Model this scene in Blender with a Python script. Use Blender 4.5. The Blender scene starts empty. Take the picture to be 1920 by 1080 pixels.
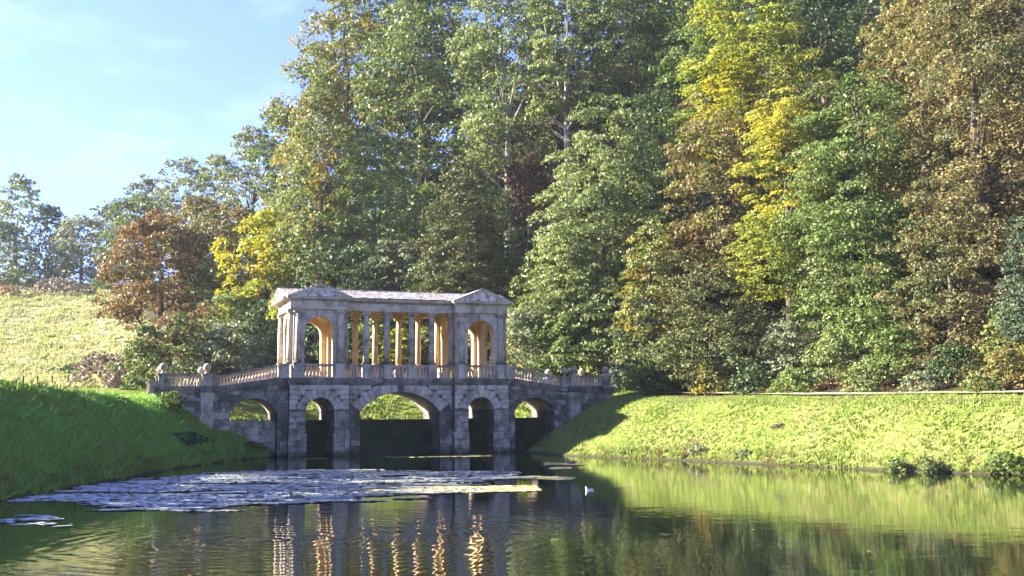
import bpy, math, random
import numpy as np
from mathutils import Matrix, Vector
R = math.radians
rng = np.random.default_rng(7)
random.seed(7)
sc = bpy.context.scene
col = sc.collection

# ------------------------------------------------------------------ camera
F_PX, PITCH, ROLL, CAM_H = 2008.75, 0.11856, -0.00926, 2.702
cam = bpy.data.cameras.new('camera')
cam.lens = F_PX / 1920 * 36
cam.sensor_width = 36
cam.clip_end = 3000
camo = bpy.data.objects.new('camera', cam)
col.objects.link(camo)
camo.matrix_world = Matrix.Translation((0, 0, CAM_H)) @ Matrix.Rotation(math.pi/2 + PITCH, 4, 'X') @ Matrix.Rotation(ROLL, 4, 'Z')
sc.camera = camo

# ------------------------------------------------------------------ light
SUN_EL = R(24)
SUN_AZ = R(174)          # direction towards the sun, counter-clockwise from +X
sd = Vector((math.cos(SUN_EL)*math.cos(SUN_AZ), math.cos(SUN_EL)*math.sin(SUN_AZ), math.sin(SUN_EL)))
w = bpy.data.worlds.new('World')
sc.world = w
w.use_nodes = True
nt = w.node_tree
nt.nodes.clear()
sky = nt.nodes.new('ShaderNodeTexSky')
sky.sky_type = 'NISHITA'
sky.sun_disc = False
sky.sun_elevation = SUN_EL
sky.sun_rotation = math.pi/2 - SUN_AZ
sky.air_density = 1.0
sky.dust_density = 0.0
sky.ozone_density = 4.0
bg = nt.nodes.new('ShaderNodeBackground')
bg.inputs['Strength'].default_value = 0.086
wo = nt.nodes.new('ShaderNodeOutputWorld')
# a few thin clouds, everywhere in the sky
tc = nt.nodes.new('ShaderNodeTexCoord')
mp = nt.nodes.new('ShaderNodeMapping'); mp.inputs['Scale'].default_value = (2.0, 2.0, 7.0); mp.inputs['Rotation'].default_value = (0.2, 0.35, 0.4)
nz = nt.nodes.new('ShaderNodeTexNoise'); nz.inputs['Scale'].default_value = 1.3; nz.inputs['Detail'].default_value = 7; nz.inputs['Roughness'].default_value = .55
cr = nt.nodes.new('ShaderNodeValToRGB'); cr.color_ramp.elements[0].position = .52; cr.color_ramp.elements[1].position = .85
mx = nt.nodes.new('ShaderNodeMix'); mx.data_type = 'RGBA'
ml = nt.nodes.new('ShaderNodeMath'); ml.operation = 'MULTIPLY'; ml.inputs[1].default_value = .30
nt.links.new(tc.outputs['Generated'], mp.inputs[0]); nt.links.new(mp.outputs[0], nz.inputs['Vector'])
nt.links.new(nz.outputs['Fac'], cr.inputs[0]); nt.links.new(cr.outputs[0], ml.inputs[0]); nt.links.new(ml.outputs[0], mx.inputs[0])
tn = nt.nodes.new('ShaderNodeMix'); tn.data_type = 'RGBA'; tn.blend_type = 'MULTIPLY'; tn.inputs[0].default_value = 1; tn.inputs[7].default_value = (.47, .425, .76, 1)
nt.links.new(sky.outputs[0], tn.inputs[6]); nt.links.new(tn.outputs[2], mx.inputs[6]); mx.inputs[7].default_value = (5.0, 5.3, 7.0, 1)
nt.links.new(mx.outputs[2], bg.inputs[0])
nt.links.new(bg.outputs[0], wo.inputs[0])
sun = bpy.data.lights.new('sun', 'SUN')
sun.energy = 5.0
sun.angle = R(.53)
sun.color = (1.0, .93, .81)
suno = bpy.data.objects.new('sun', sun)
col.objects.link(suno)
suno.rotation_euler = sd.to_track_quat('Z', 'Y').to_euler()
sc.view_settings.view_transform = 'Standard'
sc.view_settings.look = 'None'
sc.view_settings.exposure = 3.02
sc.view_settings.gamma = 1
sc.view_settings.use_curve_mapping = False
sc.cycles.max_bounces = 8
sc.cycles.transparent_max_bounces = 4

# ------------------------------------------------------------------ helpers
def tag(o, label=None, cat=None, group=None, kind=None):
    if label: o['label'] = label
    if cat: o['category'] = cat
    if group: o['group'] = group
    if kind: o['kind'] = kind
    return o

def empty(name, loc=(0, 0, 0), rz=0):
    o = bpy.data.objects.new(name, None)
    col.objects.link(o)
    o.location = loc
    o.rotation_euler = (0, 0, rz)
    o.empty_display_size = .3
    return o

def mesh_np(name, verts, faces, mat=None, parent=None, smooth=False):
    """verts (n,3); faces (m,k) arrays of one size"""
    me = bpy.data.meshes.new(name)
    v = np.ascontiguousarray(verts, dtype=np.float32)
    f = np.ascontiguousarray(faces, dtype=np.int32)
    me.vertices.add(len(v)); me.vertices.foreach_set('co', v.ravel())
    k = f.shape[1]
    me.loops.add(f.size); me.loops.foreach_set('vertex_index', f.ravel())
    me.polygons.add(len(f)); me.polygons.foreach_set('loop_start', np.arange(0, f.size, k, dtype=np.int32))
    if smooth:
        me.polygons.foreach_set('use_smooth', np.ones(len(f), dtype=bool))
    me.update(calc_edges=True)
    if mat: me.materials.append(mat)
    o = bpy.data.objects.new(name, me)
    col.objects.link(o)
    if parent: o.parent = parent
    return o

class MB:
    def __init__(s): s.v = []; s.f = []
    def add(s, vs, fs):
        b = len(s.v); s.v += [tuple(p) for p in vs]; s.f += [tuple(i+b for i in f) for f in fs]
        return s
    def box(s, x0, x1, y0, y1, z0, z1):
        return s.add([(x0,y0,z0),(x1,y0,z0),(x1,y1,z0),(x0,y1,z0),(x0,y0,z1),(x1,y0,z1),(x1,y1,z1),(x0,y1,z1)],
                     [(0,3,2,1),(4,5,6,7),(0,1,5,4),(1,2,6,5),(2,3,7,6),(3,0,4,7)])
    def extr(s, poly, a0, a1, axis='y'):
        n = len(poly)
        P = (lambda p, a: (p[0], a, p[1])) if axis == 'y' else (lambda p, a: (a, p[0], p[1]))
        vs = [P(p, a0) for p in poly] + [P(p, a1) for p in poly]
        fs = [tuple(range(n-1, -1, -1)), tuple(range(n, 2*n))] + [(i, (i+1) % n, (i+1) % n + n, i+n) for i in range(n)]
        return s.add(vs, fs)
    def tube(s, pts, rads, n=8, cap=True):
        pts = [Vector(p) for p in pts]; rings = []
        up = Vector((0.13, 0.31, 1)).normalized()
        vs = []
        for i, p in enumerate(pts):
            d = (pts[min(i+1, len(pts)-1)] - pts[max(i-1, 0)]).normalized()
            a = d.cross(Vector((1, .2, .1)) if abs(d.z) > .9 else up).normalized(); b = d.cross(a)
            for k in range(n):
                t = 2*math.pi*k/n
                vs.append(p + (a*math.cos(t) + b*math.sin(t))*rads[i])
        fs = [(i*n+k, i*n+(k+1) % n, (i+1)*n+(k+1) % n, (i+1)*n+k) for i in range(len(pts)-1) for k in range(n)]
        if cap: fs += [tuple(range(n-1, -1, -1)), tuple((len(pts)-1)*n+k for k in range(n))]
        return s.add(vs, fs)
    def lathe(s, prof, c=(0, 0, 0), n=12):
        vs = [(c[0]+r*math.cos(2*math.pi*k/n), c[1]+r*math.sin(2*math.pi*k/n), c[2]+z) for r, z in prof for k in range(n)]
        fs = [(i*n+k, i*n+(k+1) % n, (i+1)*n+(k+1) % n, (i+1)*n+k) for i in range(len(prof)-1) for k in range(n)]
        fs += [tuple(range(n-1, -1, -1)), tuple((len(prof)-1)*n+k for k in range(n))]
        return s.add(vs, fs)
    def build(s, name, mat, parent=None, smooth=False, loc=None):
        me = bpy.data.meshes.new(name)
        me.from_pydata(s.v, [], s.f)
        if smooth:
            for p in me.polygons: p.use_smooth = len(p.vertices) == 4
        me.materials.append(mat); me.update()
        o = bpy.data.objects.new(name, me); col.objects.link(o)
        if parent: o.parent = parent
        if loc: o.location = loc
        return o

def copy_of(o, parent=None, loc=None):
    c = o.copy(); col.objects.link(c)
    c.parent = parent
    if loc is not None: c.location = loc
    return c

def sight(px, py, D):
    """point seen in direction (px,py) of the photograph at distance D along the valley"""
    a0, b0 = px-960, py-540
    c, s = math.cos(ROLL), math.sin(ROLL)
    a = a0*c + b0*s; b = -a0*s + b0*c
    X = a/F_PX; zc = -b/F_PX
    Y = math.cos(PITCH) - zc*math.sin(PITCH); Z = math.sin(PITCH) + zc*math.cos(PITCH)
    return Vector((X/Y*D, D, CAM_H + Z/Y*D))

# ------------------------------------------------------------------ materials
class N:
    def __init__(s, name):
        s.m = bpy.data.materials.new(name); s.m.use_nodes = True
        s.t = s.m.node_tree; s.t.nodes.clear()
        s.out = s.t.nodes.new('ShaderNodeOutputMaterial')
    def n(s, typ, **kw):
        x = s.t.nodes.new('ShaderNode'+typ)
        for k, v in kw.items():
            if k.startswith('_'): setattr(x, k[1:], v)
            else: x.inputs[k.replace('__', ' ')].default_value = v
        return x
    def l(s, a, b): s.t.links.new(a, b)
    def pos(s): return s.n('NewGeometry').outputs['Position']
    def obj(s): return s.n('TexCoord').outputs['Object']
    def noise(s, vec, scale, detail=4, rough=.55, mapscale=None):
        if mapscale:
            m = s.n('Mapping'); m.inputs['Scale'].default_value = mapscale; s.l(vec, m.inputs[0]); vec = m.outputs[0]
        x = s.n('TexNoise', Scale=scale, Detail=detail, Roughness=rough); s.l(vec, x.inputs['Vector'])
        return x.outputs['Fac']
    def ramp(s, fac, stops, interp='LINEAR'):
        r = s.n('ValToRGB'); e = r.color_ramp.elements; r.color_ramp.interpolation = interp
        while len(e) < len(stops): e.new(.5)
        for i, (p, c) in enumerate(stops):
            e[i].position = p; e[i].color = (*c, 1) if len(c) == 3 else c
        s.l(fac, r.inputs[0]); return r.outputs[0]
    def mix(s, fac, a, b, mode='MIX'):
        m = s.n('Mix', _data_type='RGBA', _blend_type=mode)
        for v, i in ((fac, 0), (a, 6), (b, 7)):
            if hasattr(v, 'is_linked'): s.l(v, m.inputs[i])
            elif i == 0: m.inputs[0].default_value = v
            else: m.inputs[i].default_value = (*v, 1)
        return m.outputs[2]
    def math(s, op, a, b=None, c=None):
        m = s.n('Math', _operation=op)
        for i, v in enumerate((a, b, c)):
            if v is None: continue
            if hasattr(v, 'is_linked'): s.l(v, m.inputs[i])
            else: m.inputs[i].default_value = v
        return m.outputs[0]
    def bump(s, h, dist=.05, strength=1):
        b = s.n('Bump'); b.inputs['Strength'].default_value = strength; b.inputs['Distance'].default_value = dist
        s.l(h, b.inputs['Height']); return b.outputs[0]
    def bsdf(s, color, rough=.8, normal=None, spec=.3):
        b = s.n('BsdfPrincipled')
        if hasattr(color, 'is_linked'): s.l(color, b.inputs['Base Color'])
        else: b.inputs['Base Color'].default_value = (*color, 1)
        b.inputs['Roughness'].default_value = rough
        b.inputs['Specular IOR Level'].default_value = spec
        if normal is not None: s.l(normal, b.inputs['Normal'])
        return b.outputs[0]
    def done(s, shader):
        s.l(shader, s.out.inputs['Surface']); return s.m

def stone_mat(name, base, dark, pale, dirt=.5, moss=0.0, rnd=.35):
    k = N(name); p = k.obj(); g = k.pos()
    n1 = k.noise(g, 1.1, 6, .65); n2 = k.noise(g, 7, 6, .7); n3 = k.noise(g, .9, 5, .6, (1, 1, .35))
    c = k.ramp(n2, [(.25, tuple(x*.72 for x in base)), (.5, base), (.78, pale)])
    st = k.ramp(n1, [(.55-dirt*.35, (0, 0, 0)), (.75-dirt*.3, (1, 1, 1))])
    c = k.mix(k.math('MULTIPLY', st, .85), c, dark)
    st2 = k.ramp(n3, [(.52, (0, 0, 0)), (.7, (1, 1, 1))])
    c = k.mix(k.math('MULTIPLY', st2, min(1, dirt*1.1)), c, dark)
    oi = k.n('ObjectInfo').outputs['Random']
    v = k.math('MULTIPLY_ADD', oi, rnd, 1-rnd*.5)
    hs = k.n('HueSaturation'); k.l(v, hs.inputs['Value']); k.l(c, hs.inputs['Color']); c = hs.outputs[0]
    if moss:
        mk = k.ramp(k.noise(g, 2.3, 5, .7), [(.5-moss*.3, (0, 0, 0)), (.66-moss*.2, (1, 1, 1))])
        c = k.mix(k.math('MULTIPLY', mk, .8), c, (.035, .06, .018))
    sz = k.n('SeparateXYZ'); k.l(g, sz.inputs[0])
    tide = k.math('ADD', sz.outputs['Z'], k.math('MULTIPLY', k.noise(g, 2.5, 4, .6), .7))
    c = k.mix(k.ramp(tide, [(.35, (1, 1, 1)), (.95, (0, 0, 0))]), c, (.030, .034, .020))
    h = k.math('ADD', k.noise(g, 14, 5, .7), k.math('MULTIPLY', k.noise(g, 60, 3, .6), .4))
    return k.done(k.bsdf(c, .88, k.bump(h, .035), .2))

M = {}
M['stone'] = stone_mat('weathered_limestone', (.42, .345, .26), (.10, .082, .07), (.58, .50, .40), .30)
M['ashlar'] = stone_mat('pale_ashlar', (.50, .43, .34), (.17, .14, .12), (.62, .54, .43), .32, 0, .16)
M['warm'] = stone_mat('bounce_warm_limestone', (.58, .41, .21), (.36, .23, .11), (.68, .50, .29), .2, 0, .12)  # cleaner stone; light bounced indoors is also mixed into its orange
M['dark'] = stone_mat('blackened_limestone', (.23, .195, .165), (.060, .053, .050), (.42, .37, .30), .46, .12, .28)
M['pier'] = stone_mat('water_stained_limestone', (.42, .36, .29), (.12, .10, .085), (.58, .51, .42), .36, .12, .3)
M['body'] = stone_mat('joint_mortar', (.15, .13, .115), (.05, .044, .042), (.24, .21, .18), .5)
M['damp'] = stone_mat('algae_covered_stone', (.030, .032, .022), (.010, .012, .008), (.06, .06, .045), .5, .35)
k = N('stone_slates'); g = k.pos()
c = k.ramp(k.noise(g, 5, 6, .7), [(.3, (.20, .17, .16)), (.5, (.55, .49, .48)), (.75, (.72, .67, .66))])
c = k.mix(k.ramp(k.noise(g, 2.2, 6, .75), [(.50, (0, 0, 0)), (.60, (1, 1, 1))]), c, (.25, .17, .05))
c = k.mix(k.ramp(k.noise(g, 8.2, 4, .7), [(.60, (0, 0, 0)), (.66, (1, 1, 1))]), c, (.06, .055, .03))
M['slate'] = k.done(k.bsdf(c, .8, k.bump(k.noise(g, 18, 4), .03)))

def leaf_mat(name, cols, trans=.28, patch=None, spec=.24, rough=.52):
    """cols: dark, mid, light; patch: a second hue that takes over in patches of the crown"""
    k = N(name); g = k.pos()
    isl = k.n('NewGeometry').outputs['Random Per Island']
    cols = [(c_[0]*1.22, c_[1]*1.15, c_[2]*1.0) for c_ in cols] if False else [(c_[0]*1.45, c_[1]*1.35, c_[2]*1.25) for c_ in cols]
    f = k.math('ADD', k.math('MULTIPLY', isl, .5), k.math('MULTIPLY', k.noise(g, .6, 4, .75), .5))
    c = k.ramp(f, [(.15, cols[0]), (.5, cols[1]), (.85, cols[2])])
    if patch:
        pm = k.math('ADD', k.noise(g, .22, 4, .7), k.math('MULTIPLY', k.math('SUBTRACT', isl, .5), .16))
        c = k.mix(k.ramp(pm, [(.50-patch[1]*.2, (0, 0, 0)), (.60-patch[1]*.2, (1, 1, 1))]), c, patch[0])
    b = k.n('BsdfPrincipled'); k.l(c, b.inputs['Base Color']); b.inputs['Roughness'].default_value = rough
    b.inputs['Specular IOR Level'].default_value = spec
    t = k.n('BsdfTranslucent')
    hs = k.n('HueSaturation', Saturation=1.1, Value=1.25); k.l(c, hs.inputs['Color']); k.l(hs.outputs[0], t.inputs['Color'])
    m = k.n('MixShader'); m.inputs[0].default_value = trans
    k.l(b.outputs[0], m.inputs[1]); k.l(t.outputs[0], m.inputs[2])
    return k.done(m.outputs[0])

L = {}
L['green'] = leaf_mat('green_leaves', [(.030, .052, .014), (.062, .098, .024), (.115, .150, .045)], .28, ((.125, .120, .035), -.22))
L['fresh'] = leaf_mat('fresh_green_leaves', [(.040, .070, .018), (.080, .122, .030), (.14, .18, .060)], .32, ((.115, .135, .045), -.05))
L['pale'] = leaf_mat('pale_green_leaves', [(.055, .078, .024), (.115, .145, .046), (.19, .215, .085)], .3, ((.080, .115, .035), -.05))
L['grey'] = leaf_mat('grey_green_leaves', [(.050, .070, .034), (.105, .130, .066), (.18, .205, .125)], .28)
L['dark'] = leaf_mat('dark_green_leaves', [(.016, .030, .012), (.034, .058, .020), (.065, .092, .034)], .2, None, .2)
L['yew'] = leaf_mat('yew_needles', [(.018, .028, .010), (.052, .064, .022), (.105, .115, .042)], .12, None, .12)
L['bluefir'] = leaf_mat('blue_green_needles', [(.020, .036, .022), (.044, .066, .038), (.085, .110, .065)], .10, None, .12)
L['yellow'] = leaf_mat('yellow_leaves', [(.08, .11, .018), (.18, .20, .035), (.32, .32, .08)], .42, ((.12, .16, .03), .12))
L['gold'] = leaf_mat('golden_leaves', [(.11, .12, .022), (.23, .225, .04), (.38, .35, .08)], .42, ((.11, .14, .03), .2))
L['lime'] = leaf_mat('yellow_green_leaves', [(.065, .095, .014), (.15, .18, .024), (.27, .28, .045)], .42, ((.34, .28, .03), .15))
L['brown'] = leaf_mat('brown_leaves', [(.052, .046, .020), (.118, .100, .040), (.21, .18, .080)], .3, ((.085, .098, .034), .14))
L['copper'] = leaf_mat('copper_leaves', [(.045, .032, .015), (.115, .074, .028), (.22, .135, .045)], .3, ((.090, .080, .020), -.05))
L['olive'] = leaf_mat('olive_leaves', [(.045, .050, .016), (.105, .108, .033), (.185, .17, .062)], .32, ((.145, .092, .034), .05))
L['turning'] = leaf_mat('green_leaves_turning_yellow', [(.040, .065, .018), (.085, .115, .032), (.15, .175, .06)], .3, ((.22, .165, .030), .02))
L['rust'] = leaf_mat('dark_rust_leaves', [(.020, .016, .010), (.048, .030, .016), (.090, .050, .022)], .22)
L['red'] = leaf_mat('reddish_leaves', [(.060, .050, .025), (.120, .092, .045), (.19, .15, .08)], .3, ((.20, .055, .045), .02))
L['bramble'] = leaf_mat('dry_bramble_leaves', [(.050, .040, .032), (.105, .084, .064), (.18, .15, .12)], .2)
L['far'] = leaf_mat('distant_green_leaves', [(.030, .048, .020), (.060, .085, .034), (.105, .130, .058)], .3)
k = N('bark'); g = k.pos()
M['bark'] = k.done(k.bsdf(k.ramp(k.noise(g, 3, 5, .7, (1, 1, .3)), [(.3, (.035, .028, .020)), (.7, (.11, .09, .07))]), .9, k.bump(k.noise(g, 12, 4, .6, (1, 1, .2)), .05), .15))
k = N('pale_bark'); g = k.pos()
M['palebark'] = k.done(k.bsdf(k.ramp(k.noise(g, 3, 5, .7, (1, 1, .3)), [(.3, (.10, .09, .075)), (.7, (.26, .24, .21))]), .9, None, .15))

# ------------------------------------------------------------------ terrain
BX, BY, BT = -8.0421, 77.8516, 0.35545        # bridge origin and turn
cT, sT = math.cos(BT), math.sin(BT)
BW = 5.37
def loc2w(u, v): return (BX + u*cT - v*sT, BY + u*sT + v*cT)
left_edge = [(-15.5, 3), (-16.5, 20), (-17.3, 36.6), (-17.5, 42.4), (-17.9, 50.6), (-18.3, 60), (-18.1, 68), (-17.6, 72)]
right_edge = [(1.0, 78.6), (2.0, 75.3), (4.6, 71), (6.3, 68.3), (10.4, 62.9), (13.0, 58.6), (14.9, 55.2), (17.2, 50.6), (21.6, 45.4), (27.5, 38), (36, 26), (44, 3)]
lake = [loc2w(-9.2, 3.0)] + [loc2w(-9.3, 0)] + left_edge[::-1] + right_edge[::-1] + [loc2w(9.6, 0), loc2w(11.8, 3.0)]
upper = [loc2w(-12.5, 4.0), loc2w(13, 4.0), loc2w(11, 9.5), loc2w(4, 11), loc2w(-9, 11), loc2w(-13, 9)]

def poly_dist(px, py, poly):
    """signed distance, negative inside"""
    d = np.full(px.shape, 1e9); ins = np.zeros(px.shape, bool)
    n = len(poly)
    for i in range(n):
        x0, y0 = poly[i]; x1, y1 = poly[(i+1) % n]
        dx, dy = x1-x0, y1-y0
        t = np.clip(((px-x0)*dx + (py-y0)*dy)/(dx*dx+dy*dy), 0, 1)
        d = np.minimum(d, np.hypot(px-x0-t*dx, py-y0-t*dy))
        c = ((y0 > py) != (y1 > py)) & (px < (x1-x0)*(py-y0)/((y1-y0) if abs(y1-y0) > 1e-9 else 1e-9) + x0)
        ins ^= c
    return np.where(ins, -d, d)

CP = np.array([
 (-24, 30, 5.4), (-24.5, 42, 5.1), (-25, 52, 4.55), (-23, 57, 4.05), (-24.3, 63, 3.9), (-24.5, 72, 4.0), (-33, 40, 6.2), (-34, 52, 5.6), (-33, 65, 4.9), (-32, 78, 4.7),
 (-30, 88, 5.0), (-37, 92, 5.25), (-45, 112, 6.9), (-34, 105, 6.2), (-60, 90, 5.9), (-60, 60, 6.2), (-60, 30, 9), (-90, 60, 10), (-60, 140, 9.6), (-77, 180, 18.5), (-98, 230, 31.8), (-76, 200, 25),
 (-48, 130, 9.2), (-110, 260, 35), (-60, 260, 38), (-130, 320, 36), (-120, 190, 24), (-130, 120, 17), (-60, 330, 44), (10, 330, 100), (-180, 250, 34), (-180, 120, 24), (-180,0,20),
 (-21, 98, 5.2), (-18, 106, 8.0), (-11, 108, 8.2), (-3, 106, 8.4), (6, 102, 8.6), (-28, 112, 8.2), (-17, 130, 14), (-21, 160, 27), (-36, 135, 13), (-50, 180, 25), (-40, 220, 36),
 (8, 86, 4.45), (11.3, 79, 4.15), (14.5, 70, 3.75), (18.5, 59, 3.35), (23, 53, 3.3), (31, 45, 3.3), (13, 90, 5.4), (16, 82, 5.2), (20, 74, 5.0), (25, 65, 4.8), (31, 57, 4.6), (42, 44, 4.6),
 (17, 100, 12), (22, 130, 33), (27, 165, 60), (10, 120, 21), (0, 140, 30), (5, 180, 56), (32, 76, 13), (40, 66, 12), (40, 85, 22), (52, 108, 42), (60, 75, 28), (60, 40, 20), (48, 20, 8), (100, 60, 45), (110, 150, 85), (50, 220, 95), (120, 300, 120), (120, 0, 40),
 (0, -10, 1.2), (-20, -5, 4), (25, -5, 4), (-60, -20, 10), (60, -20, 14), (0, -40, 2), (-180, -60, 20), (160, -60, 40)], dtype=float)
def _phi(r): return np.where(r > 1e-9, r*r*np.log(r+1e-12), 0)
_n = len(CP)
_A = np.zeros((_n+3, _n+3))
_A[:_n, :_n] = _phi(np.hypot(CP[:, None, 0]-CP[None, :, 0], CP[:, None, 1]-CP[None, :, 1])) + np.eye(_n)*6.0
_A[:_n, _n] = 1; _A[:_n, _n+1:] = CP[:, :2]; _A[_n:, :_n] = _A[:_n, _n:].T
_W = np.linalg.solve(_A, np.concatenate([CP[:, 2], [0, 0, 0]]))
def vnoise(x, y, s, seed=0):
    x = x/s; y = y/s
    xi = np.floor(x).astype(int); yi = np.floor(y).astype(int); fx = x-xi; fy = y-yi
    fx = fx*fx*(3-2*fx); fy = fy*fy*(3-2*fy)
    def h(a, b):
        v = np.sin(a*127.1 + b*311.7 + seed*74.7)*43758.5453
        return v - np.floor(v)
    return (h(xi, yi)*(1-fx)*(1-fy) + h(xi+1, yi)*fx*(1-fy) + h(xi, yi+1)*(1-fx)*fy + h(xi+1, yi+1)*fx*fy) - .5
def ground_z(x, y, rough=True):
    x = np.asarray(x, float); y = np.asarray(y, float); sh = x.shape
    x = x.ravel(); y = y.ravel()
    H = _W[_n] + _W[_n+1]*x + _W[_n+2]*y
    for i in range(_n): H = H + _W[i]*_phi(np.hypot(x-CP[i, 0], y-CP[i, 1]))
    d1 = poly_dist(x, y, lake); d2 = poly_dist(x, y, upper)
    if rough:
        d1 = d1 + (vnoise(x, y, 1.7, 3)*.35 + vnoise(x, y, .6, 4)*.18)*(np.abs(d1) < 12)
    b1 = np.where(d1 > 0, .68*d1, .45*d1)
    b2 = 2.3 + np.where(d2 > 0, .42*d2, .5*d2)
    z = b1
    kk = .8
    def smin(a, b):
        h = np.clip(.5 + .5*(b-a)/kk, 0, 1); return b*(1-h) + a*h - kk*h*(1-h)
    z = smin(z, H)
    u = (x-BX)*cT + (y-BY)*sT; v = -(x-BX)*sT + (y-BY)*cT
    z = np.where((v > 3.6), smin(b2 + np.maximum(d2-9, 0)*1.2, H), z)
    # keep the ground under the walkway and inside the abutments below the deck
    ins = (np.abs(u) < 17.0) & (v > .45) & (v < 4.9)
    z = np.where(ins, np.minimum(z, 4.2), z)
    if rough:
        far = np.clip((y-60)/120, .25, 1.5)
        z = z + (vnoise(x, y, 4.5, 1)*.35 + vnoise(x, y, 1.3, 2)*.16 + vnoise(x, y, .5, 5)*.07)*far*np.where(z > .05, 1, .3)
    return z.reshape(sh)

def axis(lo, hi, f0, f1, fine, grow):
    a = list(np.arange(f0, f1+1e-6, fine)); s = fine
    while a[-1] < hi: s *= grow; a.append(a[-1]+s)
    s = fine
    while a[0] > lo: s *= grow; a.insert(0, a[0]-s)
    return np.array(a)
gx = axis(-420, 420, -46, 40, .38, 1.07); gy = axis(-120, 620, 30, 125, .38, 1.06)
GX, GY = np.meshgrid(gx, gy); GZ = ground_z(GX, GY)
nx, ny = len(gx), len(gy)
idx = np.arange(nx*ny).reshape(ny, nx)
gf = np.stack([idx[:-1, :-1], idx[:-1, 1:], idx[1:, 1:], idx[1:, :-1]], -1).reshape(-1, 4)

def wood_mask(x, y):
    """1 under the woods, 0 on open grass"""
    # open meadow on the left flank, lawns along the lake
    m = np.ones_like(x)
    line = np.interp(y, [0, 60, 85, 105, 125, 150, 190, 240], [-28, -26, -27, -33, -42, -50, -70, -96])
    m = np.where(x < line + vnoise(x, y, 6, 9)*4, 0, m)
    d1 = poly_dist(x, y, lake); d2 = poly_dist(x, y, upper)
    m = np.where((d1 < 8.2) & (x > -2) & (y < 92), 0, m)
    m = np.where((x < -2) & (y < 78), 0, m)
    m = np.where(d2 < 13, 0, m)
    m = np.where((y > 232) & (x < -60), 1, m)
    m = np.where(y < 22, 0, m)
    return m
WM = wood_mask(GX.ravel(), GY.ravel())
MEAD = np.clip((GY.ravel()-108)/14, 0, 1)*(GX.ravel() < -30)*(1-WM)
gcol = np.stack([WM, MEAD, np.zeros_like(WM), np.ones_like(WM)], -1).astype(np.float32)
k = N('ground_cover'); g = k.pos()
at = k.n('Attribute', _attribute_name='cover'); sep = k.n('SeparateColor'); k.l(at.outputs['Color'], sep.inputs[0])
lawn = k.ramp(k.noise(g, 1.1, 6, .7), [(.3, (.085, .130, .022)), (.5, (.16, .21, .038)), (.72, (.24, .27, .065))])
lawn = k.mix(k.ramp(k.noise(g, .28, 5, .7), [(.50, (0, 0, 0)), (.68, (1, 1, 1))]), lawn, (.23, .21, .075))
mead = k.ramp(k.noise(g, .35, 8, .72), [(.34, (.13, .145, .055)), (.5, (.27, .275, .135)), (.66, (.38, .36, .22))])
mead = k.mix(k.ramp(k.noise(g, .12, 5, .65, (1, .55, 1)), [(.50, (0, 0, 0)), (.62, (1, 1, 1))]), mead, (.25, .28, .05))
wood = k.ramp(k.noise(g, 1.3, 6, .7), [(.3, (.020, .018, .010)), (.55, (.045, .038, .018)), (.8, (.10, .06, .03))])
szz = k.n('SeparateXYZ'); k.l(g, szz.inputs[0])
lawn = k.mix(k.ramp(k.math('ADD', szz.outputs['Z'], k.math('MULTIPLY', k.noise(g, 2.5, 3, .6), .3)), [(.22, (1, 1, 1)), (.42, (0, 0, 0))]), lawn, (.055, .050, .026))
c = k.mix(sep.outputs[1], lawn, mead); c = k.mix(sep.outputs[0], c, wood)
h = k.math('ADD', k.noise(g, 3.5, 6, .75), k.math('MULTIPLY', k.noise(g, 12, 4, .7), .5))
M['ground'] = k.done(k.bsdf(c, .95, k.bump(h, .22), .1))
ground = mesh_np('ground', np.stack([GX.ravel(), GY.ravel(), GZ.ravel()], -1), gf, M['ground'], None, True)
ca = ground.data.color_attributes.new('cover', 'FLOAT_COLOR', 'POINT'); ca.data.foreach_set('color', gcol.ravel())
tag(ground, 'grassy valley sides with woodland floor and dry meadow', None, None, 'structure')

# ------------------------------------------------------------------ water
k = N('lake_water'); g = k.pos()
n1 = k.noise(g, 1.5, 3, .55, (1.0, 1.7, 1)); n2 = k.noise(g, .55, 2, .5, (1, 1.5, 1)); n3 = k.noise(g, 5.5, 2, .5, (.6, 1.5, 1))
dv = k.n('VectorMath', _operation='DISTANCE'); k.l(g, dv.inputs[0]); dv.inputs[1].default_value = (-5.5, 24.5, 0)
ring = k.math('SINE', k.math('MULTIPLY_ADD', dv.outputs['Value'], 13.5, k.math('MULTIPLY', n2, 11)))
rf = k.math('MULTIPLY', ring, k.ramp(dv.outputs['Value'], [(0, (1, 1, 1)), (1, (1, 1, 1))]))
rr = k.n('MapRange'); k.l(dv.outputs['Value'], rr.inputs[0]); rr.inputs[1].default_value = 1; rr.inputs[2].default_value = 13; rr.inputs[3].default_value = 1; rr.inputs[4].default_value = 0
dw = k.n('VectorMath', _operation='DISTANCE'); k.l(g, dw.inputs[0]); dw.inputs[1].default_value = (2.9, 39.5, 0)
ring2 = k.math('SINE', k.math('MULTIPLY', dw.outputs['Value'], 11))
rr2 = k.n('MapRange'); k.l(dw.outputs['Value'], rr2.inputs[0]); rr2.inputs[1].default_value = .3; rr2.inputs[2].default_value = 6; rr2.inputs[3].default_value = 1; rr2.inputs[4].default_value = 0
h = k.math('ADD', k.math('MULTIPLY', n1, .0024), k.math('MULTIPLY', n2, .0045))
h = k.math('ADD', h, k.math('MULTIPLY', n3, .0008))
h = k.math('ADD', h, k.math('MULTIPLY', k.math('MULTIPLY', ring, rr.outputs[0]), .0018))
h = k.math('ADD', h, k.math('MULTIPLY', k.math('MULTIPLY', ring2, rr2.outputs[0]), .0004))
b = k.n('BsdfPrincipled'); b.inputs['Base Color'].default_value = (.004, .007, .004, 1); b.inputs['Roughness'].default_value = .02
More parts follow.
